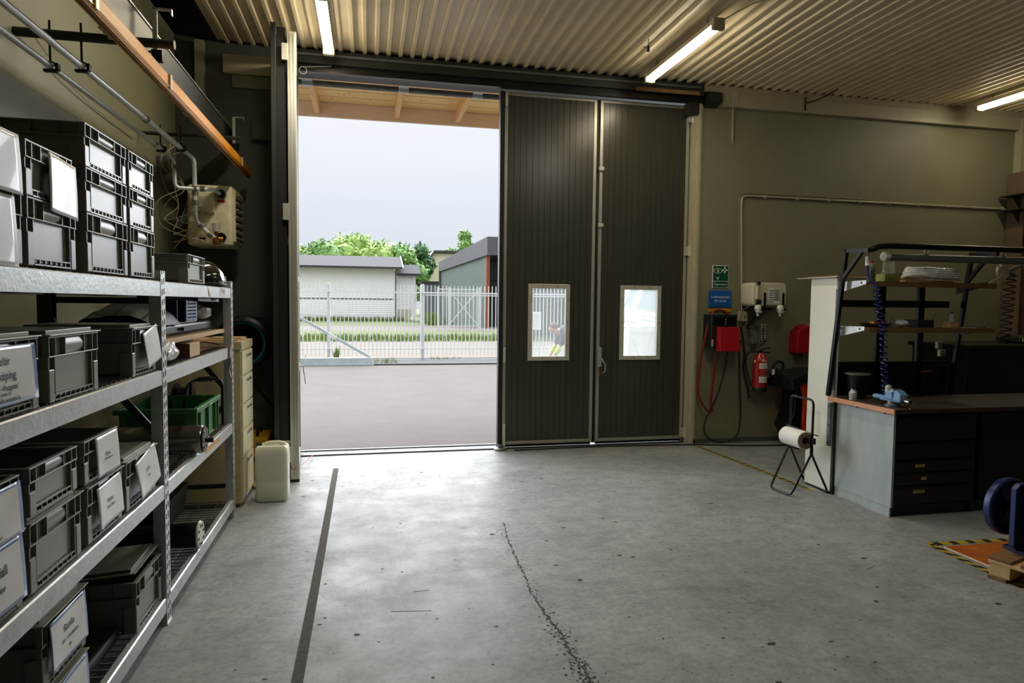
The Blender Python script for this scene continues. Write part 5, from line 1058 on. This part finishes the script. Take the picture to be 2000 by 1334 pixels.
mc = thing('blue_machine', (4.0, 3.1, .14), 'dark blue motor unit with square flange and large wheel on the pallet', 'machine')
wc = Vector((3.93, 3.38, .36)); wa = Vector((.10, -.99, 0))
MB().lathe([(.160, 0), (.176, .004), (.180, .015), (.180, .045), (.172, .055), (.160, .055), (.157, .01), (.0, .01)], wc, wa, 50).build('wheel', 'machine_blue', mc, True)
wu = Vector((.99, .10, 0))
for a in (0, 2*PI/3, 4*PI/3): MB().bar(wc+wa*.03, wc+wa*.03+wu*.16*math.cos(a)+Vector((0, 0, .16*math.sin(a))), .02, .012).build('spoke', 'machine_blue', mc)
MB().cyl(wc+wa*.01, wc+wa*.25, .03, 16).build('shaft', 'black_metal', mc, True)
fx, fy = 3.735, 3.13
fr2 = [(fx+.03, .16), (fx+.40, .16), (fx+.43, .19), (fx+.43, .54), (fx+.40, .565), (fx+.03, .565), (fx, .535), (fx, .19)]
MB().prism(fr2, 'y', fy, fy+.035).build('square_flange', 'machine_blue', mc, bevel=.004)
for (x, z) in ((fx+.04, .20), (fx+.04, .52), (fx+.39, .20), (fx+.39, .52)): MB().cyl((x, fy-.006, z), (x, fy+.004, z), .017, 12).build('bolt_hole', 'black_metal', mc)
MB().prism([(fx+.05, .30), (fx+.12, .21), (fx+.34, .21), (fx+.40, .30), (fx+.40, .45), (fx+.34, .53), (fx+.10, .53), (fx+.05, .45)], 'y', fy-.10, fy).build('motor_body', 'machine_navy', mc, bevel=.01)
MB().quad((fx+.085, fy-.102, .47), (fx+.12, fy-.102, .43), (fx+.155, fy-.102, .47), (fx+.12, fy-.102, .51)).quad((fx+.095, fy-.102, .27), (fx+.13, fy-.102, .235), (fx+.165, fy-.102, .26), (fx+.12, fy-.102, .31)).build('sticker', 'sign_white', mc)
MB().box(fx+.06, fx+.5, fy-.08, fy+.12, .137, .16).build('mount_foot', 'machine_navy', mc)
ww = tag(MB().obox((3.75, 2.99, .15), (.07, .10, .028), Matrix.Rotation(.3, 3, 'Z')).build('wood_chock', 'pallet_wood', None, bevel=.003), 'small pale wooden chock on the pallet in front of the blue machine', 'wood')

# ------------------------------------------------------------------ OUTSIDE
def gnd(nm, x0, x1, y0, y1, z, m): return struct(MB().box(x0, x1, y0, y1, z-.15, z).build(nm, m))
gnd('yard_asphalt', -30, 30, 7.28, 17.1, 0, 'asphalt')
gnd('kerb_strip', -30, 30, 17.1, 19.2, -.01, 'kerb'); gnd('road', -40, 40, 19.2, 27.5, 0, 'gravel')
gnd('grass_verge', -60, 60, 27.5, 38, .01, 'grass_ground'); gnd('gravel_path', -60, 60, 38, 46, .0, 'gravel'); gnd('far_grass', -140, 140, 46, 160, .01, 'grass_ground')
MB0 = MB().box(.13, 20, 17.04, 17.14, 0, .035); struct(MB0.build('kerb_edge', 'kerb'))
gs = tag(MB().box(-.7, 3.66, 7.28, 7.32, 0, .012).build('drain_channel', 'galv_dark'), 'narrow steel strip outside the door threshold', 'drain', kind='structure')
def blades(n, x0, x1, y0, y1, h0, h1, nm, z=.0):
    b = MB()
    for i in range(n):
        x = random.uniform(x0, x1); y = random.uniform(y0, y1); h = random.uniform(h0, h1); a = random.uniform(0, PI); w = h*.10; l = random.uniform(-.3, .3)*h
        dx, dy = w*math.cos(a), w*math.sin(a); b.quad((x-dx, y-dy, z), (x+dx, y+dy, z), (x+l, y+l*.4, z+h))
    o = b.build(nm, 'grass_blade'); return o
for args, lb__ in (((5200, -8, 9, 27.4, 30.5, .08, .30, 'verge_grass'), 'ragged tall grass along the road edge behind the fence'), ((2600, -14, 3, 56.5, 57.8, .15, .5, 'far_grass_tufts'), 'grass tufts in front of the white building'), ((120, .15, .75, 17.2, 18.6, .03, .14, 'kerb_weeds'), 'small weeds growing beside the gate foot'), ((60, 1.7, 2.6, 18.6, 19.0, .03, .10, 'fence_weeds'), 'tiny weeds at the fence foot'), ((60, -.9, -.8, 18.7, 18.9, .1, .42, 'thin_weeds'), 'thin weed standing behind the gate')):
    tag(blades(*args), lb__, 'grass', kind='stuff')
tag(blades(2200, 4.2, 5.1, 47, 54, .3, .9, 'gap_grass', 0), 'grass between the white building and the dark barn', 'grass', kind='stuff')
# fence
def fence(x0, x1, label, double):
    t = thing('picket_fence', ((x0+x1)/2, 19, 0), label, 'fence', None); x = x0+.05
    proto = None; n = 0
    while x < x1:
        if proto is None: proto = MB().box(-.010, .010, -.010, .010, .09, 2.09).build('picket', 'fence_white', t, local=True); o = proto
        else: o = proto.copy(); COL.objects.link(o); o.parent = t
        o.location = (x-(x0+x1)/2, 0, 0); x += .1105; n += 1
    MB().box(x0, x1, 18.985, 19.015, 1.86, 1.90).build('rail', 'fence_white', t); MB().box(x0, x1, 18.985, 19.015, .27, .30).build('rail', 'fence_white', t)
    if double: MB().box(x0, x1, 18.985, 19.015, 1.80, 1.83).build('rail', 'fence_white', t)
    for px in ([-1.07, 1.52] if not double else [4.15, 6.75]):
        if x0 < px < x1: MB().box(px-.045, px+.045, 19.02, 19.10, .0, 2.12).build('post', 'fence_galv', t, bevel=.005)
    return t
fence(-6, 1.6, 'left run of white steel picket fence behind the grey sliding gate', False)
fence(1.6, 11.5, 'right run of white steel picket fence, seen past the barn and through the door windows', True)
sg = thing('sliding_gate', (-3, 17.2, 0), 'galvanised gate tail with low box beam and a long diagonal brace', 'gate')
MB().box(-9, .11, 17.1, 17.22, .04, .19).box(-9, .11, 17.08, 17.24, 0.0, .04).build('bottom_beam', 'gate_galv', sg, bevel=.004)
MB().bar((-3.2, 17.16, 2.1), (.06, 17.16, .19), .05, .07).build('diagonal_brace', 'gate_galv', sg)
MB().bar((-.98, 17.13, .79), (-.78, 17.13, .675), .06, .09).build('joint_sleeve', 'fence_white', sg)
MB().box(-1.52, -1.50, 17.02, 17.04, .1, .3).build('latch', 'fence_galv', sg); MB().box(-3.3, -3.2, 17.1, 17.22, .19, 2.2).build('end_post', 'gate_galv', sg)
# second fence / cross braced gate, further back
f2 = thing('mesh_gate', (4.9, 38, 0), 'distant galvanised gate with crossed braces between the two buildings', 'gate')
for x in (3.9, 4.55, 6.3): MB().box(x-.04, x+.04, 37.96, 38.04, 0, 2.5).build('post', 'fence_galv', f2)
MB().box(3.9, 6.3, 37.98, 38.02, 2.35, 2.41).box(3.9, 6.3, 37.98, 38.02, .25, .3).build('rail', 'fence_galv', f2)
MB().bar((4.55, 38, 2.3), (6.2, 38, .35), .03, .05).bar((4.55, 38, .35), (6.2, 38, 2.3), .03, .05).build('cross_brace', 'fence_galv', f2)
b = MB()
for i in range(26): x = 3.95+i*.09; b.box(x-.006, x+.006, 37.99, 38.01, .3, 2.35)
b.build('mesh_infill', 'fence_galv', f2)['kind'] = 'stuff'
f3 = thing('mesh_fence', (9, 34, 0), 'diagonal-braced chain-link fence in front of the dark barn', 'fence')
for x in (7.35, 9.3, 12.0): MB().box(x-.04, x+.04, 31.97, 32.03, 0, 2.2).build('post', 'fence_white', f3)
MB().bar((7.4, 32, .1), (9.3, 32, 1.5), .03, .04).build('brace', 'fence_galv', f3)
b = MB()
for i in range(60):
    x = 7.4+i*.12; b.bar((x, 32, .05), (x+1.0, 32, 2.0), .008, .008); b.bar((x+1.0, 32, .05), (x, 32, 2.0), .008, .008)
b.build('chain_link', 'fence_galv', f3)['kind'] = 'stuff'
# white building
hs = thing('white_building', (-4, 60, 0), 'long low white clad building with grey roof beyond the fence', 'building')
n = 24
for k in range(n):
    z0 = .55+k*(4.7-.55)/n; z1 = .55+(k+1)*(4.7-.55)/n
    MB().prism([(58.0, z0), (58.03, z1), (58.3, z1), (58.3, z0)], 'x', -22, 2.15).build('cladding_board', 'house_white', hs)
MB().box(-22, 2.2, 58.02, 64, 0, .55).build('plinth', 'house_white', hs); MB().box(2.15, 2.4, 57.95, 64, 0.2, 4.3).build('corner_panel', 'house_white', hs)
MB().box(2.28, 2.38, 57.85, 57.95, .1, 4.3).build('downpipe', 'roof_grey', hs)
MB().box(-22, 2.15, 57.96, 57.995, 1.83, 1.90).build('trim_band', 'roof_grey', hs)
MB().prism([(57.2, 4.45), (57.2, 4.58), (62.0, 5.75), (66, 5.0), (66, 4.9), (62, 5.5)], 'x', -23, 2.85).build('roof', 'roof_slate', hs)
MB().box(-23, 2.85, 57.12, 57.2, 4.40, 4.52).build('gutter', 'roof_dark', hs); MB().prism([(57.1, 4.45), (57.1, 4.6), (62, 5.85), (62, 5.6)], 'x', 2.85, 2.95).build('verge', 'fence_white', hs)
an = thing('white_annex', (3, 59, 0), 'small white annex with grey roof at the end of the white building', 'building')
for k in range(16):
    z0 = .3+k*.225; MB().prism([(59.0, z0), (59.03, z0+.225), (59.2, z0+.225), (59.2, z0)], 'x', 2.45, 3.95).build('cladding_board', 'house_white', an)
MB().prism([(58.4, 3.95), (58.4, 4.1), (61, 5.0), (61, 4.8)], 'x', 2.4, 4.5).build('roof', 'roof_slate', an); MB().box(3.95, 4.1, 59, 62, 0, 3.9).build('side_wall', 'house_white', an); MB().box(2.4, 4.5, 58.3, 58.4, 3.88, 4.0).build('gutter', 'roof_dark', an)
MB().box(2.6, 3.6, 58.8, 58.95, .0, 1.0).build('stained_plinth', 'canister', an)
# dark barn
bn = thing('dark_barn', (8, 45, 0), 'dark green barn with tall grey fascia and orange post on the right', 'barn')
def wallpoly(pts, t_, nm, m_):   # vertical polygon (x,y,z) extruded along +y by t_
    b = MB(); n = len(pts); b.v = [tuple(p) for p in pts]+[(p[0]+.05, p[1]+t_, p[2]) for p in pts]; b.f = [tuple(range(n)), tuple(range(2*n-1, n-1, -1))]+[(i, n+i, n+(i+1) % n, (i+1) % n) for i in range(n)]; return b.build(nm, m_, bn)
# gable edge runs from far-left (x 5.2,y 49) to near (7.65,y 43)
Lx, Ly, Rx, Ry = 5.25, 49.5, 7.45, 42.0
wallpoly([(Lx, Ly, 0), (Rx, Ry, 0), (Rx, Ry, 4.72), (Lx, Ly, 4.05)], .3, 'gable_wall', 'barn_green')
wallpoly([(Lx-.12, Ly, 3.9), (Rx-.05, Ry-.3, 4.66), (Rx-.05, Ry-.3, 5.82), (Lx-.12, Ly, 4.6)], .3, 'fascia', 'roof_grey')
wallpoly([(Rx-.05, Ry-.3, 4.66), (Rx+6, Ry-.3, 4.72), (Rx+6, Ry-.3, 5.85), (Rx-.05, Ry-.3, 5.82)], .3, 'front_fascia', 'roof_grey')
MB().box(Rx-.06, Rx+.16, Ry-.1, Ry+.15, 0, 4.7).build('corner_post', 'orange_post', bn)
MB().box(Rx+.2, Rx+6, Ry+3, Ry+3.2, 0, 4.8).box(Rx+.2, Rx+6, Ry+.1, Ry+3, 4.7, 4.8).build('open_bay', 'barn_dark', bn); MB().box(Rx+.3, Rx+2.5, Ry+2.7, Ry+2.9, 3.2, 4.4).build('bay_panel', 'barn_dark', bn)
MB().box(Lx-.1, Lx+.02, Ly-.1, Ly+.1, 0, 4.2).build('downpipe', 'roof_dark', bn)
sh_ = thing('low_shed', (5.2, 55, 0), 'low blue-grey shed between the annex and the dark barn', 'shed')
MB().box(4.4, 7.6, 55, 58, 0, 3.2).build('walls', 'barn_grey', sh_); MB().box(4.3, 7.7, 54.8, 58.2, 3.2, 3.35).build('roof', 'roof_slate', sh_)
ch_ = thing('cream_house', (8, 84, 0), 'distant cream gable house behind the barn', 'house')
MB().prism([(6.9, 0), (12.5, 0), (12.5, 7.8), (9.2, 7.8), (8.1, 7.8), (6.9, 6.0)], 'y', 84, 90).build('walls', 'cream_house', ch_); MB().prism([(6.7, 5.8), (6.7, 6.05), (8.1, 8.15), (12.6, 8.15), (12.6, 7.85), (8.2, 7.85)], 'y', 83.6, 90.2).build('roof', 'roof_dark', ch_)
MB().lathe([(.0, 0), (.30, 0), (.30, .25), (0, .25)], (9.4, 83.7, 5.8), (0, 1, 0), 16).build('vent', 'roof_dark', ch_)
gw = tag(MB().prism([(9.3, 0.0), (12, 0.0), (12, 6.6), (9.3, 5.0)], 'y', 76, 77).build('green_gable', 'barn_green'), 'green gable end glimpsed behind the low shed', 'building')
# trees
def tree(x, y, h, r, m, label, n=2600, base=.15, tall=1.0, ls=.30):
    t = thing('tree', (x, y, 0), label, 'tree', 'trees beyond the buildings')
    blobs = []
    for k in range(17):
        a = random.uniform(0, 2*PI); rr = random.uniform(0, .75)*r; zz_ = h*random.uniform(base+.15, .93); s_ = (1-.5*max(0, zz_/h-.5)/.5)
        blobs.append((Vector((x+rr*math.cos(a)*s_, y+rr*math.sin(a)*s_, zz_)), r*random.uniform(.32, .55)))
    blobs.append((Vector((x, y, h-.4*r)), .42*r))
    b = MB()
    for i in range(n):
        c, q = random.choice(blobs); d = Vector((random.gauss(0, 1), random.gauss(0, 1), random.gauss(0, 1)*tall)).normalized(); p = c+d*q*random.uniform(.72, 1.08)
        u = Vector((random.gauss(0, 1), random.gauss(0, 1), random.gauss(0, 1))).normalized(); w = u.cross(d+Vector((.1, 0, 0))).normalized(); s_ = ls*random.uniform(.6, 1.3)
        b.quad(p-u*s_, p-w*s_*.5, p+u*s_, p+w*s_*.5)
    b.build('crown', m, t)['kind'] = 'stuff'
    b = MB()
    for c, q in blobs: b.lathe([(.01, -q*.8), (q*.55, -q*.55), (q*.78, 0), (q*.55, q*.55), (.01, q*.8)], c, n=10)
    b.build('inner_crown', m, t, True)
    MB().tube([(x, y, 0), (x+.1, y, h*.6)], [.18, .08], 8).build('trunk', 'trunk', t, True)
tr = [(-11.5, 80, 7.4, 3.6, 'leaf_light', 'low light green tree far left behind the white building roof'), (-8.2, 82, 8.2, 3.6, 'leaf_light', 'light green bushy tree left of centre behind the white building'),
      (-4.9, 80, 8.8, 3.4, 'leaf_mid', 'mid green rounded tree behind the white building, one of the taller'), (-1.6, 84, 9.9, 3.8, 'leaf_light', 'tallest light green tree behind the middle of the white building'),
      (1.7, 80, 8.9, 3.6, 'leaf_light', 'broad light green tree behind the right end of the white roof'), (4.4, 78, 8.4, 2.6, 'leaf_mid', 'mid green tree above the annex roof'),
      (6.2, 80, 9.0, 1.8, 'leaf_dark', 'dark narrow tree just left of the cream house'), (11.9, 98, 9.6, 2.4, 'leaf_mid', 'small tree left of the tall one above the barn'), (13.9, 98, 12.3, 2.2, 'leaf_mid', 'tallest narrow tree rising above the barn roof')]
for a in tr: tree(a[0], a[1], a[2]*(.93 if a[1] < 90 else 1), *a[3:])
hg = MB()
for i in range(5200):
    x = random.uniform(7.2, 16); z = random.uniform(.1, 2.5); y = 28.5+random.uniform(-.3, .3); s_ = .07; u = Vector((random.gauss(0, 1), .3*random.gauss(0, 1), random.gauss(0, 1))).normalized()*s_; w = Vector((u.z, .02, -u.x))*.6; p = Vector((x, y, z)); hg.quad(p-u, p-w, p+u, p+w)
hg.box(7.2, 16, 28.6, 29.4, 0, 2.35)
tag(hg.build('hedge', 'hedge'), 'dark clipped hedge seen through the left door window', 'hedge', kind='stuff')
# canopy over the door
cy = thing('timber_canopy', (1.4, 8.3, 4.1), 'timber canopy of pine boards and rafters over the doorway outside', 'canopy')
y = 7.3; k = 0
while y < 9.3:
    yn = min(y+.135, 9.32); MB().box(-3, 6, y+.003, yn-.002, 4.255-(.004 if k % 2 else 0), 4.28).build('ceiling_board', 'pine_board', cy); y += .135; k += 1
MB().box(-3, 6, 7.3, 9.4, 4.282, 4.33).build('roof_deck', 'roof_grey', cy)
for x in (-1.49, -.655, .39, 1.215, 2.06, 2.9): MB().box(x-.03, x+.03, 7.3, 9.33, 4.10, 4.255).build('rafter', 'pine_beam', cy)
MB().box(-3, 6, 9.33, 9.37, 4.06, 4.34).build('fascia', 'pine_fascia', cy)
b = MB()
for i in range(70):
    kx, ky = random.uniform(-.7, 1.5), random.uniform(7.5, 9.25); r_ = random.uniform(.006, .013); b.quad(*[(kx+1.5*r_*math.cos(a), ky+r_*math.sin(a), 4.2505) for a in (0, 1, 2, 3, 4.2, 5.3)])
b.build('knots', 'knot', cy)['kind'] = 'stuff'
dp = thing('awning_pipe', (1.4, 7.45, 3.87), 'grey pipe with clamps running across the top of the doorway outside', 'pipe')
MB().cyl((-2, 7.42, 3.90), (3.6, 7.42, 3.90), .030, 16).build('pipe', 'galv_dark', dp, True); MB().box(-2, 3.6, 7.36, 7.40, 3.935, 3.955).build('cover_strip', 'pine_fascia', dp)
for x in (-.62, .38, 1.19, 2.1): MB().box(x-.055, x+.055, 7.28, 7.45, 3.90, 3.95).box(x-.055, x+.055, 7.385, 7.45, 3.865, 3.90).build('clamp', 'fence_galv', dp, bevel=.004)

# ------------------------------------------------------------------ notice board, skip, van, person
nb = thing('notice_board', (4.75, 18.7, .6), 'white upright notice board with lines, in front of the fence', 'board')
MB().box(4.56, 4.93, 18.7, 18.74, .84, 1.36).build('panel', 'sign_white', nb, bevel=.004)
for i in range(7): MB().box(4.60, 4.89, 18.695, 18.70, .92+i*.06, .926+i*.06).build('printed_line', 'label_grey', nb)
MB().box(4.58, 4.61, 18.75, 18.78, 0, 1.0).box(4.88, 4.91, 18.75, 18.78, 0, 1.0).build('post', 'fence_galv', nb)
skp = thing('white_skip', (5.4, 12.3, 0), 'white ribbed waste skip seen through the right door window', 'skip')
b = MB().prism([(11.4, .05), (13.2, .05), (13.4, 1.16), (11.2, 1.16)], 'x', 4.6, 7.4); b.build('body', 'skip_white', skp)
MB().box(4.55, 7.45, 11.10, 11.22, 1.12, 1.22).box(4.55, 7.45, 13.35, 13.45, 1.12, 1.22).build('rim', 'skip_white', skp)
for x in (4.62, 5.05, 5.55, 6.05, 6.6): MB().bar((x, 11.37, .06), (x, 11.16, 1.12), .09, .06, (0, 1, 0)).build('rib', 'skip_white', skp)
MB().bar((4.55, 10.95, 1.0), (4.95, 11.0, .1), .015, .02).build('lashing_bar', 'steel_dark', skp)
for i, (x0_, x1_, z0_, z1_, m_) in enumerate(((4.5, 5.6, 1.42, 1.27, 'van_white'), (4.6, 5.9, 1.30, 1.28, 'skip_white'), (4.5, 5.1, 1.34, 1.25, 'galv_dark'), (4.9, 6.2, 1.52, 1.34, 'house_white'))):
    tag(MB().bar((x0_, 11.6+.25*i, z0_), (x1_, 11.9+.3*i, z1_), .35, .03).build('waste_sheet', m_), ['tilted white sheet lying on top of the skip, nearest', 'flat pale sheet lying on the skip rim', 'short grey sheet at the left of the skip', 'upper white sheet sticking up from the skip, farthest'][i], 'sheet')
vn = thing('parked_van', (6.7, 17, 0), 'white van with teal windscreen parked behind the skip', 'van')
MB().prism([(5.9, .35), (8.9, .35), (8.9, 2.5), (6.75, 2.5), (6.35, 1.55), (5.9, 1.25)], 'y', 15.2, 17.0).build('body', 'van_white', vn, bevel=.05)
MB().quad((6.38, 15.1, 1.50), (6.98, 15.1, 1.50), (6.98, 15.1, 2.1), (6.62, 15.1, 2.1)).build('side_window', 'wind_teal', vn, solid=.02)
MB().obox((6.32, 16.1, 1.95), (.03, 1.5, .85), Matrix.Rotation(.40, 3, 'Y')).build('windscreen', 'wind_teal', vn)
for x in (6.5, 8.3): MB().cyl((x, 15.15, .34), (x, 15.35, .34), .34, 24).build('wheel', 'black_rubber', vn, True)
ct = thing('container_stack', (8.3, 14, 0), 'pale ribbed container standing behind the skip at right', 'container')
MB().box(7.2, 9.6, 14.2, 15.0, 0, 2.6).build('walls', 'skip_white', ct)
for i in range(12): MB().box(7.22+i*.2, 7.30+i*.2, 14.15, 14.2, .1, 2.5).build('rib', 'skip_white', ct)

def skin(name, verts, edges, radii, m, parent=None, sub=2, root=0):
    o_ = ORG.get(parent.name, Vector((0, 0, 0))) if parent else Vector((0, 0, 0))
    me = bpy.data.meshes.new(name); me.from_pydata([tuple(Vector(v)-o_) for v in verts], edges, []); ob = bpy.data.objects.new(name, me); COL.objects.link(ob)
    ob.modifiers.new('skin', 'SKIN').use_smooth_shade = True
    for i, r in enumerate(radii): me.skin_vertices[0].data[i].radius = (r, r) if not isinstance(r, tuple) else r
    me.skin_vertices[0].data[root].use_root = True
    s_ = ob.modifiers.new('sub', 'SUBSURF'); s_.levels = sub; s_.render_levels = sub; me.materials.append(M[m])
    if parent: ob.parent = parent; ORG[ob.name] = o_
    return ob
per = thing('person', (4.45, 13, 0), 'person bending over outside in navy shirt and yellow gloves behind the left door window', 'person')
Y0 = 13.0
V = [(4.42, Y0, .93), (4.30, Y0, 1.02), (4.12, Y0, 1.06), (3.95, Y0, 1.03), (3.86, Y0-.01, 1.03), (3.77, Y0-.02, 1.08),
     (3.93, Y0-.19, .98), (3.83, Y0-.22, .75), (3.72, Y0-.22, .57), (3.70, Y0-.21, .50),
     (3.95, Y0+.19, .98), (3.86, Y0+.22, .76), (3.76, Y0+.20, .58), (3.73, Y0+.2, .51),
     (4.45, Y0-.10, .80), (4.36, Y0-.13, .46), (4.48, Y0-.13, .10), (4.36, Y0-.14, .05),
     (4.47, Y0+.10, .80), (4.42, Y0+.14, .46), (4.55, Y0+.14, .10), (4.43, Y0+.15, .05), (3.73, Y0-.02, 1.14)]
Ed = [(0, 1), (1, 2), (2, 3), (3, 4), (4, 5), (3, 6), (6, 7), (7, 8), (8, 9), (3, 10), (10, 11), (11, 12), (12, 13), (0, 14), (14, 15), (15, 16), (16, 17), (0, 18), (18, 19), (19, 20), (20, 21), (5, 22)]
R_ = [.15, .16, .17, .155, .065, .072, .06, .046, .036, .030, .06, .046, .036, .030, .085, .062, .045, .035, .085, .062, .045, .035, .070]
skin('body', V, Ed, [r*(.72 if i in (0, 1, 2, 3, 6, 7, 10, 11, 14, 15, 18, 19) else 1) for i, r in enumerate(R_)], 'skin', per)
def sub_skin(nm, idx, sc, m_):
    mp_ = {v: i for i, v in enumerate(idx)}; return skin(nm, [V[i] for i in idx], [(mp_[a], mp_[b]) for a, b in Ed if a in mp_ and b in mp_], [R_[i]*sc for i in idx], m_, per)
sub_skin('shirt', [1, 2, 3, 4, 6, 7, 10, 11], 1.3, 'shirt_navy'); sub_skin('cuff', [7, 8], 1.3, 'hivis'); sub_skin('cuff', [11, 12], 1.3, 'hivis'); sub_skin('trousers', [0, 1, 14, 15, 16, 18, 19, 20], 1.3, 'trousers')
skin('hivis_front', [(4.02, Y0-.02, .86), (4.14, Y0-.02, .80), (4.26, Y0-.02, .80)], [(0, 1), (1, 2)], [.10, .11, .10], 'hivis', per)
skin('reflective_band', [(4.02, Y0-.10, .99), (3.98, Y0-.15, .88)], [(0, 1)], [.05, .045], 'reflective', per)
for s_ in (-1, 1):
    hv, he, hr_ = [(3.705, Y0+.2*s_, .54), (3.695, Y0+.2*s_, .47)], [(0, 1)], [.038, .034]
    for k in range(4):
        n0 = len(hv); dy = (-.030+.02*k); hv += [(3.69, Y0+.2*s_+dy, .43), (3.675, Y0+.2*s_+dy, .395-.006*(k in (1, 2))), (3.69, Y0+.2*s_+dy, .365-.01*(k in (1, 2)))]; he += [(1, n0), (n0, n0+1), (n0+1, n0+2)]; hr_ += [.012, .010, .008]
    n0 = len(hv); hv += [(3.66, Y0+.2*s_-.03, .46), (3.645, Y0+.2*s_-.03, .43)]; he += [(1, n0), (n0, n0+1)]; hr_ += [.012, .009]
    skin('glove', hv, he, hr_, 'hivis', per, 1)
hc = Vector((3.735, Y0-.02, 1.125))
MB().lathe([(.0, .095), (.05, .085), (.083, .05), (.09, .01), (.086, -.03)], hc+Vector((.012, 0, .012)), (.25, 0, 1), 20).build('hair', 'hair', per, True)
MB().lathe([(.0, -.105), (.04, -.095), (.06, -.06), (.078, .0), (.07, .06), (.0, .09)], hc, (.45, 0, .9), 18).lathe([(.0, 0), (.014, .008), (.008, .03), (0, .035)], hc+Vector((-.065, 0, -.035)), (-1, 0, -.5), 8).build('face', 'skin', per, True)
for s_ in (-1, 1):
    MB().lathe([(0, -.006), (.018, -.004), (.022, .004), (0, .008)], hc+Vector((.005, .075*s_, -.01)), (0, 1, 0), 10).build('ear', 'skin', per, True)
    MB().lathe([(0, -.006), (.008, 0), (0, .006)], hc+Vector((-.066, .028*s_, -.012)), (1, 0, 0), 8).build('eye', 'ink', per, True)
MB().box(hc.x-.062, hc.x-.054, Y0-.04, Y0, hc.z-.078, hc.z-.072).build('mouth', 'red_cable', per)
for s_ in (-1, 1): MB().prism([(4.28, .0), (4.56, .0), (4.56, .08), (4.46, .12), (4.30, .06)], 'y', Y0+.14*s_-.045, Y0+.14*s_+.045).build('boot', 'black_rubber', per, bevel=.015)

# small corrections of where wall-hung things sit in front of the wall
for o in list(COL.objects):
    if o.parent: continue
    n = o.name.split('.')[0]
    if n == 'battery_charger': o.location.x -= .11; o.scale = (.86, 1, 1)
    elif n in ('water_canister', 'canister_bracket'): o.location.x -= .15; o.scale = (.80, 1, 1)
    elif n == 'eyewash_spray': o.location.x -= .20
    elif n in ('fire_extinguisher',): o.location.x -= .085
    elif n in ('eyewash_bottle',): o.location.x -= .04
    elif n in ('red_cable', 'black_cable'): o.location.x -= .055
    elif n in ('clear_hose', 'black_hose'): o.location.x -= .13
    elif n == 'electric_stacker': o.location.x -= .21; o.location.y += .2
    elif n == 'alarm_bell': o.location.x -= .04
per.location.x -= .06
